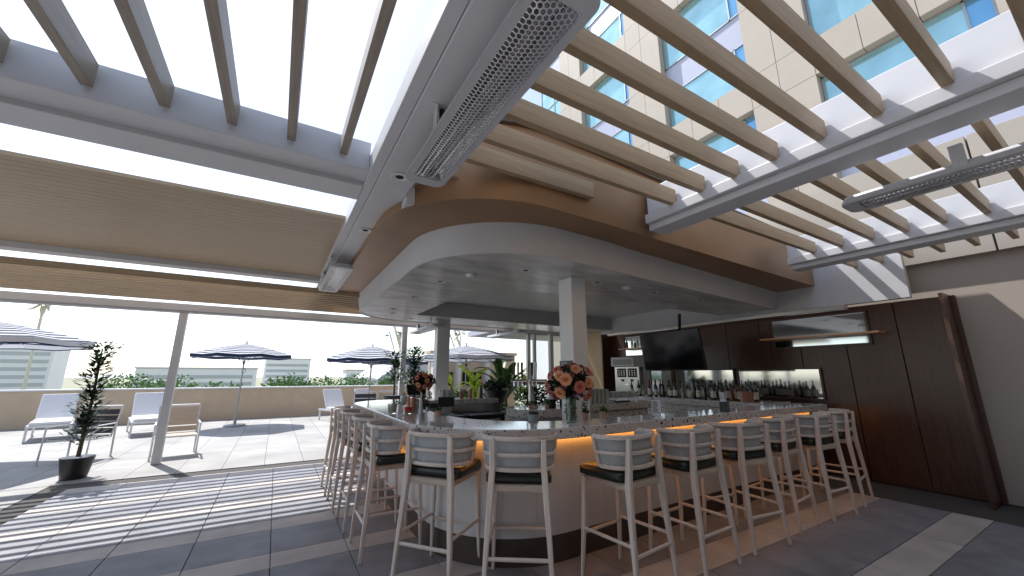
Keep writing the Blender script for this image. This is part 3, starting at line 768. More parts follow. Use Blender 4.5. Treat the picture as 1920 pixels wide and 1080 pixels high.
# ================================================================ CEILING FITTINGS
def make_downlight():
    t = thing('downlight', '', 'ceiling light')
    MB().lathe([(.030, -.002), (.062, -.006), (.066, -.003), (.066, 0)], n=28, cap=False).build('trim', M['whitegloss'], t, smooth=True)
    MB().lathe([(.0, -.0015), (.031, -.0025)], n=20, cap=False).build('baffle', M['blackmatt'], t)
    return t
d0 = make_downlight(); GD = 'recessed downlights'
DL = [((2.19, 3.37, 2.596), 'downlight in the soffit above the front bend, left of the thick column'), ((1.58, 4.33, 2.596), 'downlight in the soffit, nearest the left side of the bend'), ((1.59, 5.46, 2.596), 'downlight in the left soffit strip, third back from the bend'),
      ((1.60, 6.65, 2.596), 'downlight in the left soffit strip, second from the far corner'), ((1.70, 7.13, 2.596), 'downlight at the far left corner of the soffit'), ((3.25, 3.39, 2.596), 'downlight in the soffit just right of the thick column'),
      ((4.30, 3.41, 2.596), 'downlight in the soffit, second right of the thick column'), ((5.4, 3.45, 2.596), 'downlight in the soffit, third right of the thick column'), ((2.19, 7.63, 2.596), 'downlight in the far soffit strip by the distant heater'),
      ((3.82, 7.84, 2.596), 'downlight in the far soffit strip above the striped umbrella'), ((.63, 2.70, 2.947), 'downlight in the white beam just past the large heater'), ((.62, 3.98, 2.947), 'downlight in the white beam beyond the cross beam')]
for i, (p, lab) in enumerate(DL):
    if i == 0: d0.location = p; d0['label'] = lab; d0['group'] = GD
    else: dup(d0, p, 0, lab, GD)
def detector(p, lab, r=.055, dome=False):
    t = thing('smoke_detector' if not dome else 'camera_dome', lab, 'smoke detector' if not dome else 'security camera', p)
    if dome:
        MB().lathe([(.075, 0), (.075, -.055), (.06, -.06)], n=24).build('base', M['whitegloss'], t, smooth=True)
        MB().lathe([(.055, -.058), (.05, -.08), (.03, -.098), (0.001, -.103)], n=24, cap=False).build('lens_dome', M['black'], t, smooth='all')
    else:
        MB().lathe([(r, 0), (r, -.012), (r * .8, -.03), (.001, -.034)], n=24, cap=False).build('cover', M['whitegloss'], t, smooth=True)
        MB().lathe([(r * 1.12, 0), (r * 1.12, -.006), (r, -.007)], n=24, cap=False).build('base', M['whitegloss'], t)
detector((1.76, 3.84, 2.597), 'flat round smoke detector between two downlights near the bend')
detector((3.76, 3.39, 2.597), 'round white detector on the soffit right of the column')
detector((2.66, 4.47, 2.899), 'black dome security camera in the ceiling recess', dome=True)

# ================================================================ PLANTS AND FLOWERS
def leaf_cloud(c, rad, n, size, seed=1, zs=1., hollow=.3):
    rnd = random.Random(seed); mb = MB()
    for _ in range(n):
        while True:
            p = Vector((rnd.uniform(-1, 1), rnd.uniform(-1, 1), rnd.uniform(-1, 1)))
            if hollow < p.length < 1: break
        p = Vector((p.x * rad[0], p.y * rad[1], p.z * rad[2])) * rnd.uniform(.75, 1.12)
        d = Vector((rnd.gauss(0, 1), rnd.gauss(0, 1), rnd.gauss(0, .7) + .2)).normalized() * size * rnd.uniform(.6, 1.4)
        s = d.cross(Vector((rnd.gauss(0, 1), rnd.gauss(0, 1), rnd.gauss(0, 1)))).normalized() * size * .28
        q = Vector(c) + p
        mb.add([q, q + d * .5 + s, q + d, q + d * .5 - s], [(0, 1, 2, 3)])
    return mb
def petal_mat(name, core_, mid, edge):
    m = bpy.data.materials.new(name); m.use_nodes = True; t = m.node_tree; b = t.nodes['Principled BSDF']
    tc = t.nodes.new('ShaderNodeTexCoord'); sp = t.nodes.new('ShaderNodeSeparateXYZ'); t.links.new(tc.outputs['Object'], sp.inputs[0])
    cx_ = t.nodes.new('ShaderNodeCombineXYZ'); t.links.new(sp.outputs[0], cx_.inputs[0]); t.links.new(sp.outputs[1], cx_.inputs[1])
    ln = t.nodes.new('ShaderNodeVectorMath'); ln.operation = 'LENGTH'; t.links.new(cx_.outputs[0], ln.inputs[0])
    ml = t.nodes.new('ShaderNodeMath'); ml.operation = 'MULTIPLY'; ml.inputs[1].default_value = 17; t.links.new(ln.outputs['Value'], ml.inputs[0])
    r = t.nodes.new('ShaderNodeValToRGB'); r.color_ramp.elements[0].color = (*core_, 1); r.color_ramp.elements[1].color = (*edge, 1); e = r.color_ramp.elements.new(.45); e.color = (*mid, 1)
    t.links.new(ml.outputs[0], r.inputs[0]); t.links.new(r.outputs[0], b.inputs['Base Color']); b.inputs['Roughness'].default_value = .6
    return m
def petal_rose(mat_):
    mb = MB(); rnd = random.Random(5)
    for ring, (n, rt, rb, h, fl_) in enumerate(((2, .007, .004, .046, .0), (3, .014, .006, .047, .001), (4, .022, .010, .046, .003), (5, .031, .014, .041, .007), (6, .039, .018, .035, .007), (6, .045, .022, .026, .006))):
        for k in range(n):
            a = 2 * PI * k / n + ring * .8 + rnd.uniform(-.2, .2); hj = rnd.uniform(-.003, .003)
            rows_ = []
            for i in range(6):
                t = i / 5; r = rb + (rt - rb) * math.sin(t * PI / 2) + fl_ * max(0, t - .7) / .3; z = (h + hj) * (.5 + .5 * t ** .8 if t < .85 else .94 - (t - .85) * .5 * (fl_ * 60)) + .002
                row = []
                for j in range(7):
                    u = (j - 3) / 3; wd = PI / n * 1.35 * (.55 + .45 * math.sin(min(1, t * 1.1) * PI * .62))
                    edge = max(0, t - .55) * u * u * .010
                    aa = a + u * wd; rr_ = r * (1 + .07 * u); row.append((rr_ * math.cos(aa), rr_ * math.sin(aa), z - edge))
                rows_.append(row)
            mb.loft(rows_)
    mb.lathe([(.005, .0), (.008, .03), (.005, .044), (.0003, .047)], n=8, cap=False)
    me = mb.mesh('rose', mat_)
    for p in me.polygons: p.use_smooth = True
    return me
roses = [petal_rose(petal_mat('peach_rose', (.78, .34, .09), (.76, .34, .17), (.68, .28, .20))), petal_rose(petal_mat('coral_rose', (.62, .17, .07), (.62, .20, .13), (.60, .20, .165))), petal_rose(M['rose3'])]
def bouquet(name, lab, loc, vr, vh, bc, brad, spots, rs, seed):
    t = thing(name, lab, 'flower arrangement', loc)
    MB().lathe([(vr * .9, .0), (vr, .004), (vr, vh), (vr * .93, vh), (vr * .93, .012), (.001, .012)], n=28, cap=False).build('vase', M['greenglass'], t, smooth=True)
    sm_ = MB(); rnd = random.Random(seed)
    for k in range(26):
        a, r = rnd.uniform(0, 6.28), vr * .78 * rnd.random() ** .5
        b2 = rnd.uniform(0, 6.28); top = Vector((bc[0] + brad * .5 * math.cos(b2), bc[1] + brad * .5 * math.sin(b2), bc[2] - .02))
        sm_.tube([(r * math.cos(a), r * math.sin(a), .015), (-r * .8 * math.cos(a + .6), -r * .8 * math.sin(a + .6), vh * .95), tuple(top)], .0036, 5)
    sm_.build('stems', M['stem'], t)
    lc = leaf_cloud((0, 0, vh * .5), (vr * .8, vr * .8, vh * .42), 90, .05, seed + 3, hollow=0); lc.build('vase_leaves', M['leafm'], t)
    fo = leaf_cloud(bc, (brad * .92, brad * .92, brad * .70), 900, .05, seed, hollow=.2); stuff(fo.build('foliage', M['leafd'], t))
    mo = leaf_cloud((bc[0] + .01, bc[1] - brad * .55, bc[2] - brad * .28), (brad * .38, brad * .35, brad * .42), 130, .03, seed + 9, hollow=0); stuff(mo.build('filler_blossom', M['mauve'], t))
    cam_dir = Vector((-loc[0], -loc[1], 1.49 - loc[2] - bc[2])).normalized()
    right = Vector((0, 0, 1)).cross(cam_dir).normalized() * 1; up = cam_dir.cross(right).normalized()
    for (u, v, dd, s, mi) in spots:
        # roses face outward from the middle of the bunch
        n_ = (right * u + up * v + cam_dir * dd).normalized()
        p = Vector(bc) + Vector((n_.x * brad, n_.y * brad, n_.z * brad * .86)) * 1.0
        o = link('rose', roses[mi], t); o.location = p; o.scale = (rs * s,) * 3
        o.rotation_euler = n_.to_track_quat('Z', 'Y').to_euler()
    return t
# right, up, towards viewer
spots = [(-.80, .36, .45, .95, 1), (-.52, .62, .55, .9, 1), (-.42, .34, .84, 1.05, 0), (-.17, .16, .97, 1.25, 0), (-.93, -.12, .35, 1.05, 1), (-.82, -.42, .4, .95, 1), (-.42, -.42, .82, 1.15, 0),
         (.22, .62, .72, 1.05, 0), (.36, -.16, .92, 1.2, 1), (.72, .02, .7, 1.05, 0), (.72, -.52, .55, 1.15, 1), (.72, .56, .45, 1.05, 1), (.5, .76, .4, .7, 2), (.88, .48, .1, .8, 1),
         (-.62, -.62, .5, .8, 2), (.2, .82, .5, .75, 2), (-.15, .75, -.6, 1, 1), (.4, .3, -.8, 1, 0), (-.5, 0, -.8, 1, 0), (.8, -.1, -.5, 1, 1), (-.25, -.1, .95, .65, 2), (.05, .36, .9, .6, 2)]
bouquet('rose_bouquet', 'large peach and coral rose bouquet in a tall glass vase by the thick column', (2.34, 2.86, 1.07), .047, .225, (.0, .0, .345), .20, spots, .88, 11)
spots2 = [(math.cos(a) * r, math.sin(a) * r * 1.0, math.sqrt(max(0, 1 - r * r)), s, m_) for a, r, s, m_ in ((0.2, .3, 1, 0), (1.4, .6, 1, 1), (2.6, .7, 1, 1), (3.8, .6, 1.1, 0), (4.9, .55, 1, 0), (5.7, .75, 1, 1), (.7, .85, 1, 1), (2.0, .9, 1, 1), (3.2, .95, .9, 1), (5.3, .9, .9, 2), (0.1, .95, 1, 2), (4.3, .95, 1, 1))] + [(0, .3, -.9, 1, 1), (.6, 0, -.8, 1, 1), (-.6, .3, -.6, 1, 0)]
bouquet('rose_bouquet', 'smaller coral rose bouquet on a tall vase at the left curve of the counter', (1.55, 4.68, 1.07), .034, .19, (0, 0, .345), .115, spots2, .62, 23)

def glass_cup(r0, r1, h, th=.003, n=24): return MB().lathe([(r0, 0), (r1, h), (r1 - th, h), (r0 - th, .008), (.0005, .008)], n=n, cap=False)
def liquid(r0, r1, z0, z1): return MB().lathe([(.0005, z0), (r0, z0), (r1, z1), (.0005, z1)], n=20, cap=False)
t = thing('cocktail_glass', 'short glass of pale cloudy cocktail on the counter left of the red drink', 'drink', (1.16, 4.55, 1.07))
glass_cup(.042, .055, .105).build('glass', M['glass'], t, smooth=True); liquid(.0425, .0535, .010, .092).build('drink', M['drinkp'], t, smooth=True)
leaf_cloud((.03, 0, .11), (.03, .02, .03), 16, .03, 4, hollow=0).build('mint_garnish', M['leafd'], t)
t = thing('stemmed_glass', 'tall stemmed glass of pale yellow cocktail beside the red drink', 'drink', (1.19, 4.22, 1.07))
MB().lathe([(.034, 0), (.032, .003), (.005, .006), (.004, .10), (.022, .115), (.038, .15), (.036, .215), (.034, .215), (.035, .152), (.02, .12), (.0005, .112)], n=24, cap=False).build('glass', M['glass'], t, smooth=True)
MB().lathe([(.0005, .118), (.018, .122), (.033, .152), (.032, .195), (.0005, .195)], n=20, cap=False).build('drink', M['drinkp'], t, smooth=True)
MB().lathe([(.012, .215), (.022, .23), (.0005, .24)], n=10).build('citrus_garnish', M['rose1'], t)
t = thing('red_cocktail', 'short tumbler of bright red cocktail on the counter', 'drink', (1.30, 4.42, 1.07))
glass_cup(.036, .046, .082).build('glass', M['glass'], t, smooth=True); liquid(.0365, .0458, .008, .074).build('drink', M['drinkr'], t, smooth=True)
MB().tube([(0.01, 0, .02), (.03, .02, .13)], .003, 6).build('straw', M['copper'], t)
for i, (p, hh, lab) in enumerate((((1.40, 4.58, 1.07), .17, 'pink metal shaker nearer the white candle'), ((1.42, 4.80, 1.07), .18, 'pink metal shaker just behind its twin'), ((2.95, 6.75, 1.07), .14, 'copper cup on the far counter, left one'), ((3.15, 6.78, 1.07), .17, 'copper cup on the far counter, taller right one'), ((2.62, 6.8, 1.07), .10, 'small copper cup on the far counter by the column'))):
    t = thing('copper_cup', lab, 'cup', p, 0, 'pink copper cups on the bar')
    MB().lathe([(.030, 0), (.036, hh), (.033, hh), (.027, .006), (.0005, .006)], n=24, cap=False).build('cup', M['copper'], t, smooth=True)
    MB().lathe([(.0365, hh - .012), (.0375, hh - .006), (.0365, hh)], n=24, cap=False).build('rim', M['chrome'], t, smooth=True)
t = thing('candle_tube', 'slim white printed tube with a straw standing by the bud vase', 'candle', (1.405, 4.30, 1.07))
MB().lathe([(.019, 0), (.019, .13), (.017, .13), (.0005, .125)], n=18, cap=False).build('tube', M['paper'], t, smooth=True)
MB().tube([(0, 0, .02), (.004, 0, .23)], .0035, 6).build('straw', M['paper'], t)
t = thing('bud_vase', 'small glass bud vase with a few dark blooms', 'vase', (1.455, 4.24, 1.07))
MB().lathe([(.02, 0), (.022, .03), (.012, .055), (.012, .075), (.010, .075), (.010, .05), (.0005, .006)], n=18, cap=False).build('vase', M['glass'], t, smooth=True)
leaf_cloud((0, 0, .12), (.035, .035, .045), 90, .022, 6, hollow=0).build('foliage', M['leafd'], t)
leaf_cloud((-.012, -.01, .13), (.02, .02, .02), 40, .018, 8, hollow=0).build('blossom', M['mauve'], t)
t = thing('tablet_stand', 'black card box on a clear stand in front of the far column', 'menu box', (1.62, 4.10, 1.07), R(-20))
MB().box(-.085, .085, -.03, .03, .085, .185).build('box', M['blackmatt'], t, bevel=.003)
MB().box(-.06, .06, -.025, .025, 0, .084).build('stand', M['glass'], t); MB().box(-.09, .09, -.045, .045, 0, .006).build('base', M['black'], t)
MB().box(-.17, -.09, -.02, .02, .07, .12).build('side_box', M['blackmatt'], t)
def clay(p, r, h, lab, plant='succulent', seed=1):
    t = thing('clay_pot', lab, 'pot plant', p)
    MB().lathe([(r * .82, 0), (r, h), (r * .88, h), (r * .86, h * .85), (.0005, h * .85)], n=22, cap=False).build('pot', M['terracotta'], t, smooth=True)
    leaf_cloud((0, 0, h + .015), (r * .9, r * .9, .03), 50, .03, seed, hollow=0).build('foliage', M['leafm'], t)
    if plant == 'tall': leaf_cloud((.0, 0, h + .06), (.018, .018, .07), 46, .028, seed + 1, hollow=0).build('sprig', M['leafd'], t)
clay((2.56, 2.92, 1.07), .030, .07, 'small pink clay pot with a trailing sprig right of the big vase', 'tall', 3)
clay((2.84, 2.98, 1.07), .030, .066, 'pink clay pot with a tiny succulent, second right of the big vase', '', 5)
clay((1.50, 4.02, 1.07), .028, .055, 'little clay pot beside the black card box', '', 8)
clay((2.74, 4.12, 1.07), .028, .06, 'clay pot on the tap station, left of the tap column', '', 13)
clay((2.98, 4.12, 1.07), .028, .06, 'clay pot on the tap station, right of the tap column', '', 15)
# printed cards
def card(p, rz, w, h, m_, lab, dark=False, name='menu_card'):
    t = thing(name, lab, 'menu', p, rz)
    MB().box(-w / 2, w / 2, -.004, .004, .006, h).build('card', m_, t); MB().box(-w / 2 - .005, w / 2 + .005, -.03, .03, 0, .006).build('base', M['glass'], t)
    ln = MB()
    k = 0; z = h * .9; rnd = random.Random(3)
    while z > h * .22:
        wl = w * rnd.uniform(.45, .8); ln.box(-w * .4, -w * .4 + wl, -.0052, -.0045, z - .0022, z + .0022); z -= .0105; k += 1
    ln.build('print', M['paper'] if dark else M['ink'], t)
card((3.42, 2.80, 1.07), R(-48), .085, .165, M['paper'], 'upright white printed menu card on the counter right of the bouquet')
t = thing('notice_plate', 'dark grey notice with pale lines of print on the thick column above the roses', 'notice', (2.781, 3.46, 1.585), R(-90))
MB().box(-.11, .11, -.006, 0, -.06, .06).build('plate', M['black'], t)
ln = MB()
for k in range(7): ln.box(-.08, .03 + .05 * ((k * 7) % 3) / 3, -.0075, -.0063, .04 - k * .013, .044 - k * .013)
ln.build('print', M['paper'], t)

# beer tap tower
t = thing('beer_tap_tower', 'chrome beer tap tower with a crossbar and upright handles on the terrazzo station', 'beer taps', (2.86, 4.30, 1.07), R(-28))
MB().lathe([(.06, 0), (.06, .012), (.036, .02), (.036, .36)], n=24).build('column', M['chrome'], t, smooth=True)
MB().tube([(-.26, 0, .33), (.2, 0, .33)], .034, 16).build('crossbar', M['chrome'], t, smooth=True)
for k, x in enumerate((-.22, -.17, -.12, -.04, .01, .06)):
    tp = MB(); tp.tube([(x, -.03, .34), (x, -.08, .34), (x, -.10, .28)], .009, 8); sp_ = tp.build('spout', M['chrome'], t, smooth=True)
    MB().tube([(x, -.055, .36), (x, -.06, .44), (x, -.063, .58 if k != 3 else .62)], [.008, .013, .017], 10).build('handle', M['black'] if k % 2 == 0 else M['steel'], t, smooth=True)

for (p, lab) in (((3.12, 4.22, 1.07), 'black straw caddy on the terrazzo station, left one, right of the taps'), ((3.30, 4.16, 1.07), 'black straw caddy on the terrazzo station, right one, near the bouquet'), ((4.6, 2.78, 1.07), 'black napkin caddy on the front counter, far right of the bouquet')):
    t = thing('bar_caddy', lab, 'caddy', p, R(15))
    MB().box(-.055, .055, -.04, .04, 0, .11).build('body', M['black'], t, bevel=.004)
    MB().box(-.045, .0, -.03, .03, .112, .14).build('napkins', M['paper'], t)
    st = MB(); rr_ = random.Random(int(p[0] * 50))
    for k in range(9): x = .01 + .004 * k; st.tube([(x, rr_.uniform(-.02, .02), .1), (x + rr_.uniform(-.01, .02), rr_.uniform(-.03, .03), .21)], .003, 5)
    st.build('straws', M['paper'], t)
for (p, lab) in (((2.28, 6.85, 1.07), 'dark bottle on the far counter beside the small copper cup'), ((3.38, 6.8, 1.07), 'dark bottle at the right end of the far counter')):
    o = MB().lathe([(.036, 0), (.036, .17), (.013, .23), (.013, .29), (.0005, .29)], n=16, cap=False).build('bottle', M['bottled'], smooth=True, loc=p); tag(o, lab, 'bottle')
# ---- glasses on the second station
GG = 'clean glasses on the terrazzo block'
g0 = None
def simple(name, me, p, lab, cat, grp=None, sc=1):
    o = link(name, me); o.location = p; tag(o, lab, cat, grp)
    if sc != 1: o.scale = (sc,) * 3
    return o
tumb = glass_cup(.034, .040, .205, .002, 16).mesh('tumbler', M['frost'])
for p in tumb.polygons: p.use_smooth = True
wine = MB().lathe([(.032, .155), (.034, .10), (.02, .07), (.004, .06), (.004, .006), (.032, .002), (.032, 0)], n=16, cap=False).mesh('wine_glass', M['frost'])
for p in wine.polygons: p.use_smooth = True
for i in range(5):
    for j in range(3): simple('tumbler', tumb, (4.10 + i * .085, 4.56 + j * .09, 1.07), 'clear tall tumbler right of the roses, %s from left in the %s row' % (ORD[i], ('front', 'middle', 'rear')[j]), 'glass', GG)
for i in range(9):
    for j in range(3): simple('wine_glass', wine, (4.56 + i * .078, 4.60 + j * .1, 1.07), 'clear stemmed glass before the drink machine, %s from left in the %s row' % (ORD[i], ('front', 'middle', 'rear')[j]), 'glass', 'stemmed glasses on the terrazzo block')
for (x, y_, lab) in ((5.1, 4.52, 'folded black bar mat on the glass station'),):
    t = tag(MB().obox((4.72, 4.5, 1.083), .3, .06, .022).build('bar_mat', M['black'], bevel=.004), lab, 'bar mat')

# ---- bottles
def bottle_me(m_, r=.036, h=.30, neck=.012, name='bottle'):
    me = MB().lathe([(r, 0), (r, h * .58), (r * .8, h * .68), (neck, h * .78), (neck, h), (neck * 1.15, h), (.0005, h)], n=16, cap=False).mesh(name, m_)
    for p in me.polygons: p.use_smooth = True
    return me
bt_ = [bottle_me(M['bottled'], .037, .31), bottle_me(M['bottlec'], .038, .28), bottle_me(M['bottlea'], .04, .27), bottle_me(M['bottled'], .034, .33)]
lb = MB().lathe([(.041, .04), (.041, .15)], n=16, cap=False).mesh('bottle_label', M['labelw'])
rnd = random.Random(9)
LB = ['dark wine bottle on the back counter', 'clear spirit bottle on the back counter', 'amber spirit bottle on the back counter', 'slim dark bottle on the back counter']
for k in range(34):
    i = rnd.choice((0, 0, 0, 3, 3, 1, 2)); yb_ = 5.86 - (k // 2) * .15 + rnd.uniform(-.02, .02); xb_ = 6.46 + .17 * (k % 2) + rnd.uniform(-.02, .02)
    o = simple('bottle', bt_[i], (xb_, yb_, 1.07), LB[i] + ', %s from left in the %s row' % (ORD[k // 2], ('front', 'rear')[k % 2]), 'bottle', 'bottles along the back counter', rnd.uniform(.9, 1.08))
    if k % 3 != 1: l = link('label', lb, o)
for k in range(9):
    simple('bottle', bt_[1 if k % 3 else 2], (7.38, 6.78 - .17 * k, 2.126), 'bottle on the lit shelf by the mirror, %s from the left' % ORD[k], 'bottle', 'bottles on the lit wall shelf', .85)
t = thing('copper_tub', 'row of copper tubs at the end of the back counter', 'ice tub', (6.42, 3.5, 1.07))
MB().lathe([(.09, 0), (.11, .16), (.105, .16), (.085, .01), (.0005, .01)], n=24, cap=False).build('tub', M['copper'], t, smooth=True)
t['label'] = 'round copper ice tub on the back counter'

t = thing('order_terminal', 'black order screen on a stand on the far counter', 'order screen', (2.05, 6.72, 1.07), R(20))
MB().box(-.09, .09, -.07, .07, 0, .015).build('base', M['black'], t, bevel=.004); MB().tube([(0, .02, .01), (0, .03, .12)], .018).build('stand', M['black'], t)
tb = MB().obox((0, 0, .17), .26, .022, .18, 0, R(-18)).build('bezel', M['black'], t, bevel=.004); MB().obox((0, .0125, .17), .24, .002, .16, 0, R(-18)).build('screen', M['screen'], t)
t = thing('blender_jug', 'bar blender with a clear jug on the inner work shelf near the column', 'blender', (2.30, 3.42, .74))
MB().lathe([(.08, 0), (.075, .12), (.05, .14)], n=20).build('base', M['black'], t, smooth=True); MB().lathe([(.045, .14), (.06, .36), (.056, .36), (.042, .15)], n=20, cap=False).build('jug', M['frost'], t, smooth=True); MB().lathe([(.062, .36), (.05, .39)], n=20).build('lid', M['black'], t)
for (x, lab) in ((1.95, 'steel ice bin under the bend of the counter'), (4.4, 'steel ice bin behind the front run, right of the bouquet')):
    t = thing('ice_bin', lab, 'ice bin', (x + .3, 3.75, 0)); MB().box(-.3, .3, -.25, .25, .1, .82).build('body', M['steel'], t, bevel=.008); MB().box(-.28, .28, -.23, .23, .823, .85).build('lid', M['black'], t, bevel=.006)
    MB().tube([(-.1, -.26, .86), (.1, -.26, .86)], .01).build('handle', M['chrome'], t)
for k in range(6): simple('tumbler', tumb, (2.55 + .085 * (k % 3), 6.62 + .1 * (k // 3), 1.07), 'upturned clear tumbler on the far counter, %s from left in the %s row' % (ORD[k % 3], ('front', 'rear')[k // 3]), 'glass', 'tumblers on the far counter', .8)
# planter bowl and shrubs beyond the far counter
def potted(name, lab, p, pr, ph, bush, n, size, m_='leafd', seed=1, stand=0, potm='black'):
    t = thing(name, lab, 'potted plant', p)
    if stand: MB().lathe([(pr * .5, 0), (pr * .28, .05), (pr * .28, stand)], n=18).build('stand', M['black'], t, smooth=True)
    MB().lathe([(pr * .6, stand), (pr, stand + ph), (pr * .92, stand + ph), (.0005, stand + ph * .9)], n=22, cap=False).build('pot', M[potm], t, smooth=True)
    for i, (c, r) in enumerate(bush): stuff(leaf_cloud(c, r, n, size, seed + i, hollow=.1).build('foliage', M[m_], t))
    return t
t = potted('planter_bowl', 'black bowl planter on a stem with broad green leaves, beyond the far counter', (4.02, 7.35, 0), .26, .26, [((0, 0, 1.27), (.28, .28, .12))], 380, .1, 'leafd', 3, stand=.92)
def broad_leaf(L, w, bend, n=8, fold=.25, out=.5):
    rows_ = []
    for i in range(n + 1):
        t_ = i / n; ww = w * math.sin(PI * min(1, t_ * .92 + .06)) ** .7; y_ = L * t_ * (1 - .15 * bend * t_); z = L * (.9 * t_ - bend * t_ * t_)
        rows_.append([(-ww, y_ * out, z + ww * fold), (-ww * .5, y_ * out, z + ww * fold * .4), (0, y_ * out, z), (ww * .5, y_ * out, z + ww * fold * .4), (ww, y_ * out, z + ww * fold)])
    me = MB().loft(rows_)
    return me
for k, (a, L, w, b_) in enumerate(((100, .42, .055, .25), (150, .3, .05, .4), (-80, .32, .04, .4))):
    me = broad_leaf(L, w, b_).mesh('leaf', M['leafm']); o = link('leaf', me, t, smooth='all'); o.location = (0, 0, 1.2); o.rotation_euler = (0, 0, R(a))
def banana(lab, p, leaves, H_, m_, seed=1, sc=1):
    t = thing('banana_plant', lab, 'banana plant', p); rnd = random.Random(seed)
    for k in range(leaves):
        L = rnd.uniform(.8, 1.25) * sc; me = broad_leaf(L, .105 * sc, rnd.uniform(.25, .7), 12, .35, rnd.uniform(.45, 1.0)).mesh('leaf', M[m_])
        o = link('leaf', me, t, smooth='all'); o.location = (rnd.uniform(-.05, .05), rnd.uniform(-.05, .05), H_ * rnd.uniform(.55, 1)); o.rotation_euler = (0, 0, rnd.uniform(0, 6.28))
    MB().tube([(0, 0, 0), (.03, 0, H_ * .5), (0, .02, H_)], .05, 8, rad2=.025).build('stem', M['leafm'], t, smooth=True)
    MB().lathe([(.2, 0), (.26, .4), (.23, .4), (.0005, .37)], n=18, cap=False).build('pot', M['farwall'], t, smooth=True)
banana('tall banana plant with drooping green leaves right of the striped umbrella', (5.75, 9.97, 0), 13, 1.3, 'leafm', 3, 1.0)
banana('sunlit lime banana plant behind the striped umbrella pole', (5.19, 10.88, 0), 11, 1.35, 'leafy', 5, .8)
banana('sunlit lime banana plant half hidden by the far column', (4.62, 11.3, 0), 9, 1.25, 'leafy', 8, .75)
banana('banana plant with lime leaves beside the beer taps in the distance', (6.6, 10.0, 0), 10, 1.15, 'leafy', 12, .8)
potted('shrub_pot', 'dense dark shrub beyond the beer taps, left one', (3.9, 5.9, 0), .22, .35, [((0, 0, 1.12), (.28, .26, .24)), ((.1, .1, .8), (.2, .2, .2))], 600, .055, 'leafd', 20, stand=.35)
potted('shrub_pot', 'dense dark shrub beyond the beer taps, right one', (4.55, 6.2, 0), .24, .35, [((0, 0, 1.1), (.3, .28, .26)), ((0, .1, .8), (.2, .2, .2))], 600, .055, 'leafd', 30, stand=.35)
potted('shrub_pot', 'low dark shrub behind the far counter near the column', (3.0, 7.9, 0), .2, .35, [((0, 0, 1.08), (.28, .26, .12))], 400, .06, 'leafd', 40, stand=.55)
potted('shrub_pot', 'low green shrub in front of the cabana, left of the umbrella pole', (4.35, 9.9, 0), .22, .4, [((0, 0, .85), (.34, .3, .28))], 500, .09, 'leafm', 50, stand=.1)
potted('shrub_pot', 'low green shrub in front of the cabana, right of the umbrella pole', (5.05, 9.3, 0), .22, .4, [((0, 0, .9), (.34, .3, .28))], 500, .09, 'leafm', 60, stand=.1)
banana('tall green banana plant against the sandy cabana wing', (6.3, 11.2, 0), 12, 1.5, 'leafm', 21, 1.05)
# columnar tree in black pot and cactus-like shrub
def slim_tree(lab, p, H_, n, seed, pot=True, base=0):
    t = thing('slim_tree', lab, 'tree', p); rnd = random.Random(seed)
    MB().tube([(0, 0, .3 + base), (.01, 0, H_ * .6), (-.01, .01, H_)], .028, 8, rad2=.01).build('trunk', M['trunk'], t, smooth=True)
    mb = MB(); z = base + .55
    cr = MB()
    while z < H_ + .05:
        for _ in range(n):
            a = rnd.uniform(0, 6.28); r = rnd.uniform(.03, .16) * (1 + .5 * math.sin(z * 14)); L = rnd.uniform(.06, .14)
            q = Vector((r * math.cos(a), r * math.sin(a), z + rnd.uniform(-.04, .04))); d = Vector((math.cos(a), math.sin(a), rnd.uniform(-.2, .9))).normalized() * L
            s_ = Vector((-math.sin(a), math.cos(a), 0)) * L * .2
            cr.add([q, q + d * .5 + s_, q + d, q + d * .5 - s_], [(0, 1, 2, 3)])
        z += .045
    stuff(cr.build('crown', M['leafd'], t))
    MB().lathe([(.14, base), (.19, base + .3), (.17, base + .3), (.0005, base + .27)], n=20, cap=False).build('pot', M['black'], t, smooth=True)
slim_tree('slim potted conifer in a black pot behind the left end of the counter', (2.02, 7.9, 0), 1.86, 30, 3, base=.80)
slim_tree('taller slim conifer between the far post and the far column', (2.62, 8.6, 0), 2.02, 60, 6, base=0)
slim_tree('bushy slim conifer on the far left of the terrace', (-2.4, 8.6, 0), 1.9, 40, 9, base=0)
for (x, y_) in ((2.02, 7.9),):
    t = thing('pot_stand', 'dark plinth holding the slim conifer pot', 'plinth', (x, y_, 0)); MB().box(-.15, .15, -.15, .15, 0, .03).build('foot', M['black'], t); MB().box(-.11, .11, -.11, .11, .03, .798).build('body', M['farwall'], t, bevel=.005)

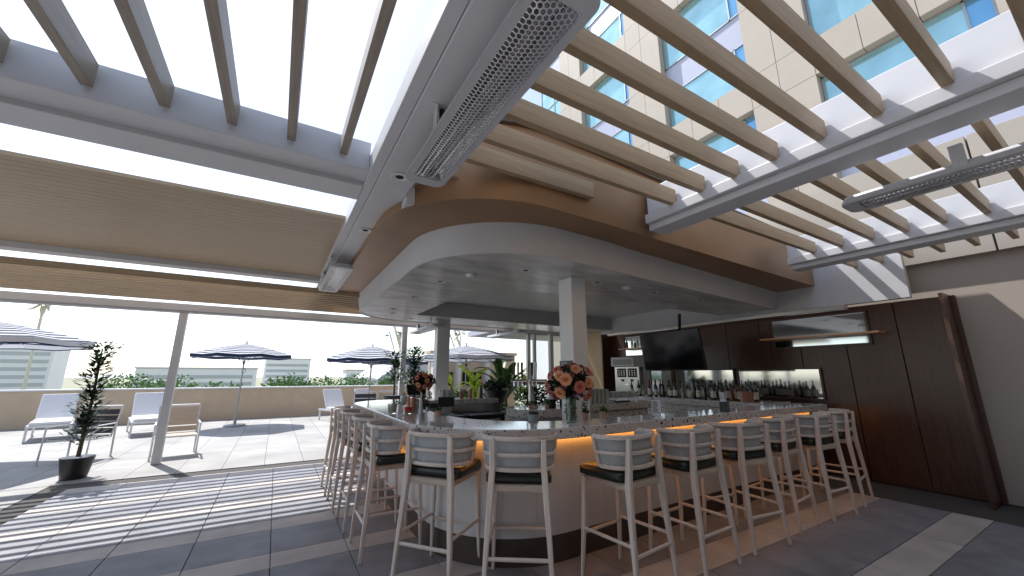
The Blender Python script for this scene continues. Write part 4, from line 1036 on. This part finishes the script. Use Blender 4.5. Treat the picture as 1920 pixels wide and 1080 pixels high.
# ================================================================ TERRACE BEYOND
def umbrella(lab, p, r=1.35, z0=2.0, rise=.3, rz=0):
    t = thing('striped_umbrella', lab, 'umbrella', p, rz, 'striped umbrellas on the terrace')
    MB().tube([(0, 0, 0), (0, 0, z0 + rise + .08)], .022, 10).build('pole', M['frame'], t, smooth=True)
    MB().lathe([(.28, 0), (.28, .05), (.04, .07), (.04, .25)], n=20).build('base', M['frame'], t)
    n = 8; rings = 9; vs = []; fs = []; uvs = []
    for i in range(rings + 1):
        f_ = i / rings
        for k in range(n * 2):
            a = 2 * PI * k / (n * 2); rr_ = r * f_ * (1 if k % 2 == 0 else .935); z = z0 + rise * (1 - f_ ** 1.25) - (.035 * f_ if k % 2 else 0) * f_
            vs.append((rr_ * math.cos(a), rr_ * math.sin(a), z)); uvs.append((k / 16, r * f_))
    for k in range(n * 2):
        a = 2 * PI * k / (n * 2); rr_ = r * (1 if k % 2 == 0 else .935); vs.append((rr_ * math.cos(a), rr_ * math.sin(a), z0 - .1 - (.03 if k % 2 else 0))); uvs.append((k / 16, r * 1 + .1))
    m = n * 2
    for i in range(rings + 1):
        for k in range(m): fs.append((i * m + k, i * m + (k + 1) % m, (i + 1) * m + (k + 1) % m, (i + 1) * m + k))
    me = bpy.data.meshes.new('canopy'); me.from_pydata(vs, [], fs); me.materials.append(M['umb'])
    uvl = me.uv_layers.new(name='UVMap')
    for lp in me.loops: uvl.data[lp.index].uv = uvs[lp.vertex_index]
    link('canopy', me, t)
    for k in range(8):
        a = 2 * PI * k / 8; MB().tube([(0, 0, z0 + rise - .01), (r * .97 * math.cos(a), r * .97 * math.sin(a), z0 - .015)], .007, 5).build('rib', M['frame'], t)
        MB().tube([(0, 0, z0 - .25), (r * .5 * math.cos(a), r * .5 * math.sin(a), z0 + rise * .55)], .006, 5).build('strut', M['frame'], t)
    MB().lathe([(.03, z0 + rise), (.02, z0 + rise + .06), (.0005, z0 + rise + .12)], n=12).build('finial', M['frame'], t)
    MB().lathe([(.035, z0 - .28), (.035, z0 - .22)], n=12).build('hub', M['black'], t)
    MB().tube([(.03 + .05 * math.cos(a), 0, 1.62 + .07 * math.sin(a)) for a in [2 * PI * k / 10 for k in range(11)]], .007, 5).build('crank_ring', M['black'], t)
umbrella('navy striped umbrella seen beyond the far column', (4.95, 11.0, 0), 1.45, 2.03, .34, R(12))
umbrella('striped umbrella over the white loungers, left of the far post', (2.62, 13.3, 0), 1.35, 2.0, .42, R(5))
umbrella('striped umbrella at the far left of the terrace', (-4.5, 10.5, 0), 1.45, 2.1, .34)
umbrella('striped umbrella half beyond the parapet on the left', (-.9, 14.6, 0), 1.35, 2.1, .34, R(20))
umbrella('navy striped umbrella between the two shorter far posts', (3.9, 15.0, 0), 1.35, 2.0, .3, R(10))

def lounge(lab, p, rz, sling, back=.88):
    t = thing('lounge_chair', lab, 'chair', p, rz)
    fr = MB()
    for sx in (-1, 1):
        fr.tube([(sx * .32, -.32, 0), (sx * .32, -.30, .6), (sx * .32, .3, .6), (sx * .32, .32, 0)], .017, 8)
        fr.tube([(sx * .30, .25, .38), (sx * .30, -.25, .36), (sx * .30, -.42, back)], .017, 8)
    fr.tube([(-.3, -.42, back), (.3, -.42, back)], .019, 8); fr.tube([(-.3, .25, .38), (.3, .25, .38)], .017, 8)
    fr.build('frame', M['whitegloss'], t, smooth=True)
    for k in range(4):
        z0 = .42 + k * (back - .46) / 4; z1 = z0 + (back - .46) / 4 - .018
        f_ = lambda z: -.25 - .17 * (z - .36) / (back - .36)
        MB().add([(-.29, f_(z0), z0), (.29, f_(z0), z0), (.29, f_(z1), z1), (-.29, f_(z1), z1), (-.29, f_(z0) + .012, z0), (.29, f_(z0) + .012, z0), (.29, f_(z1) + .012, z1), (-.29, f_(z1) + .012, z1)], [(3, 2, 1, 0), (4, 5, 6, 7), (0, 1, 5, 4), (1, 2, 6, 5), (2, 3, 7, 6), (3, 0, 4, 7)]).build('strap', sling, t)
    MB().box(-.29, .29, -.24, .26, .375, .40).build('seat', sling, t, bevel=.008)
    return t
lounge('white framed chair with charcoal strap back beyond the end of the counter', (2.27, 12.0, 0), R(168), M['strap'], 1.0)
lounge('white framed chair with sand coloured back, right of the charcoal one', (2.92, 12.1, 0), R(160), M['sand'], 1.0)
lounge('white chair with charcoal straps by the lime banana plant', (5.9, 10.4, 0), R(175), M['strap'], .92)
lounge('sand coloured chair on the left terrace', (-1.5, 9.9, 0), R(190), M['sand'], .9)
lounge('charcoal strap chair on the left terrace', (-2.9, 10.3, 0), R(165), M['strap'], .9)
def chaise(lab, p, rz):
    t = thing('chaise_longue', lab, 'sun lounger', p, rz)
    fr = MB(); fr.bar([(-.33, -.95, .34), (-.33, .75, .34)], .04, .05); fr.bar([(.33, -.95, .34), (.33, .75, .34)], .04, .05); fr.bar([(-.33, -.95, .34), (.33, -.95, .34)], .04, .05); fr.bar([(-.33, .75, .34), (.33, .75, .34)], .04, .05)
    fr.build('frame', M['whitegloss'], t)
    for sx in (-1, 1):
        for sy in (-.85, .65): MB().box(sx * .33 - .02, sx * .33 + .02, sy - .02, sy + .02, 0, .315).build('leg', M['whitegloss'], t)
    MB().obox((0, -.35, .40), .64, 1.15, .07).build('mattress', M['whitesling'], t, bevel=.02)
    MB().obox((0, .42, .66), .64, .07, .80, 0, R(-32)).build('backrest', M['whitesling'], t, bevel=.02)
for (p, rz, lab) in (((1.95, 14.6), R(20), 'white sun lounger by the parapet, left of the umbrella pole'), ((2.95, 14.5), R(20), 'white sun lounger by the parapet, right of the umbrella pole'), ((-2.8, 14.2), R(15), 'white sun lounger on the left terrace, nearer one'), ((-4.6, 14.4), R(15), 'white sun lounger on the left terrace, farther one')):
    chaise(lab, (*p, 0), rz)
pw = thing('parapet_wall', 'low sandy parapet wall along the edge of the terrace', 'wall', (0, 17, 0))
MB().box(-30, 9, 0, .25, 0, 1.02).build('wall', M['parapet'], pw); MB().box(-30.02, 9.02, -.03, .28, 1.023, 1.07).build('coping', M['farwall'], pw, bevel=.006)

# cabana with screens
cb = thing('cabana', 'sandy cabana block with two dark wall screens behind the striped umbrella', 'cabana', (0, 12.9, 0))
MB().box(4.6, 8.0, .4, .6, 0, 2.22).build('wall', M['stucco'], cb); MB().box(4.5, 8.05, .15, .65, 2.223, 2.33).build('coping', M['stucco'], cb, bevel=.01)
for x in (4.62, 5.55, 6.72): MB().box(x, x + .12, .1, .398, 0, 2.22).build('post', M['farwall'], cb, bevel=.005)
MB().box(6.86, 7.98, .2, .398, 0, 2.22).build('wing', M['stucco'], cb, bevel=.01)
for (a, b_) in ((4.82, 5.45), (5.85, 6.6)): MB().box(a, b_, .35, .397, 1.12, 1.58).build('screen', M['screen'], cb, bevel=.004)
for (a, b_) in ((4.76, 5.52), (5.75, 6.68)): MB().box(a, b_, -.3, .34, .35, .5).build('bench', M['farwall'], cb, bevel=.02)
potb = thing('flower_pot', 'small pink flower pot standing before the right hand cabana screen', 'potted plant', (6.4, 12.85, .5))
MB().lathe([(.06, 0), (.08, .55), (.0005, .55)], n=14, cap=False).build('pot', M['farwall'], potb); leaf_cloud((0, 0, .66), (.14, .12, .12), 120, .07, 3, hollow=0).build('blossom', M['rose2'], potb)

# far things
t = thing('wide_roof_hall', 'pale grey hall with one long sloping roof beyond the parapet', 'building', (0, 60, -14))
a, b_ = Vector((10.8, 0)), Vector((34, 0))
MB().add([(15.0, 10, 14.8), (18.9, 10, 17.6), (34, 10, 19.5), (34, 10, 13.4), (15.3, 10, 13.4), (15.0, 35, 14.8), (18.9, 35, 17.6), (34, 35, 19.5)], [(0, 4, 3, 2, 1), (0, 1, 6, 5), (1, 2, 7, 6)]).build('roof', M['farroof'], t)
MB().box(15.6, 33, 10.5, 34, 0, 13.38).build('wall', M['farwall'], t)
for k in range(10): MB().box(16 + k * 1.5, 17 + k * 1.5, 10.42, 10.49, 9, 12.6).build('window', M['frame'], t)
t = thing('pale_high_rise', 'distant pale building with dark floor lines right of the paired posts', 'building', (31.5, 42, -14))
MB().box(0, 5, 0, 5, 0, 22).build('wall', M['farwall'], t)
for k in range(5):
    MB().box(-.05, 5.05, -.06, -.003, 8 + k * 3, 8.2 + k * 3).build('floor_line', M['frame'], t)
# leaning masts and palms, very far, haze painted into their pale colour
for i, (px, py, sl_m, zt) in enumerate(((22.4, 60, .334, 23.6), (32.0, 56, .40, 23.4))):
    t = thing('leaning_mast', ('cream lattice mast leaning left, seen left of the far post', 'cream lattice mast leaning left, seen beside the far column')[i], 'mast', (px, py, -14))
    MB().tube([(0, 0, 0), (-sl_m * zt, 0, zt)], .17, 6).build('pole', M['creamhaze'], t); MB().tube([(-1.0, 0, 0), (-sl_m * zt * .93 - 1.0, 0, zt * .93)], .11, 6).build('strut', M['creamhaze'], t)
    lat = MB()
    for k in range(14):
        z = 8 + k * 1.05; lat.tube([(-sl_m * z, 0, z), (-sl_m * (z + .5) - 1.0, 0, z + .5)], .05, 4)
    lat.build('lattice', M['creamhaze'], t)
    MB().obox((-sl_m * zt * .93 - 1.3, 0, zt * .93 - .6), .5, .4, .3).build('floodlight', M['frame'], t)
def palm(lab, p, H_, seed):
    t = thing('palm_tree', lab, 'palm tree', p); rnd = random.Random(seed)
    MB().tube([(0, 0, 0), (.2, 0, H_ * .5), (0, 0, H_)], .2, 7, rad2=.11).build('trunk', M['creamhaze'], t)
    cr = MB()
    for k in range(30):
        a = rnd.uniform(0, 6.28); el = rnd.uniform(-.6, 1.1); L = rnd.uniform(1.0, 1.6)
        pts = [Vector((math.cos(a) * L * f_ * math.cos(el), math.sin(a) * L * f_ * math.cos(el), H_ + L * f_ * math.sin(el) - L * f_ * f_ * .5)) for f_ in (0, .33, .66, 1)]
        s_ = Vector((-math.sin(a), math.cos(a), 0)) * .2
        cr.loft([[q - s_ * w_, q, q + s_ * w_] for q, w_ in zip(pts, (.3, 1, 1, .2))])
    stuff(cr.build('crown', M['creamhaze'], t))
palm('slender pale palm left of the far post', (15.9, 60.4, -14), 21.6, 1)
palm('slender pale palm just right of the far column', (23.9, 55.6, -14), 21.8, 2)
palm('tall palm far to the left', (-22, 60, -14), 23, 3)
def round_tree(lab, p, H_, r, seed):
    t = thing('broad_tree', lab, 'tree', p, 0, 'street trees below the terrace')
    MB().tube([(0, 0, 0), (.1, 0, H_ * .6)], .25, 7, rad2=.12).build('trunk', M['trunk'], t)
    stuff(leaf_cloud((0, 0, H_ - r * .6), (r, r, r * .75), 1800, .42, seed, hollow=.35).build('crown', M['leafm'], t))
rnd = random.Random(3)
for k in range(16):
    x = -52 + k * 5.2 + rnd.uniform(-1.5, 1.5); yv = rnd.uniform(42, 66)
    sp_ = ('leftmost', 'second', 'third', 'fourth', 'fifth', 'sixth', 'seventh', 'eighth', 'ninth', 'tenth', 'eleventh', 'twelfth', 'thirteenth', 'fourteenth', 'fifteenth', 'rightmost')[k]
    round_tree('round street tree beyond the parapet, %s of its row from the left' % sp_, (x, yv, -14), rnd.uniform(14.2, 15.6), rnd.uniform(2.6, 3.8), k)
# pale city blocks far beyond the parapet
for i, (x, y_, w, h, fl_, lab) in enumerate(((-150, 190, 34, 20, 5, 'wide pale block far off on the left horizon'), (-96, 230, 18, 27, 8, 'slim pale block far off left of the leaning post'), (-48, 210, 40, 18, 5, 'long low pale block on the horizon left of the middle umbrella'),
        (-6, 250, 22, 24, 7, 'pale block on the horizon right of the middle umbrella'), (34, 240, 30, 18, 5, 'low pale block on the horizon behind the loungers'), (-215, 160, 26, 30, 9, 'tall pale block at the far left edge of the horizon'))):
    t = thing('city_block', lab, 'building', (x, y_, -14)); MB().box(0, w, 0, 14, 0, h).build('wall', M['farwall'], t); MB().box(-.4, w + .4, -.4, 14.4, h + .01, h + .6).build('roof', M['farroof'], t)
    for k in range(fl_): MB().box(1, w - 1, -.12, -.01, 2 + k * 3, 3.4 + k * 3).build('window', M['frame'], t)
# distant hills
hp = MB(); rnd = random.Random(4); rowa = []; rowb = []; rowc = []
for k in range(60):
    x = -3800 + k * 130; h = 6 + 10 * math.sin(k * .33) ** 2 + 5 * math.sin(k * 1.1 + 1) + rnd.uniform(0, 3)
    rowa.append((x, 3200, -14)); rowb.append((x, 3400, -14 + h)); rowc.append((x, 4200, -14))
hp.loft([rowa, rowb, rowc]); struct(hp.build('hills', M['farroof'], smooth='all'))
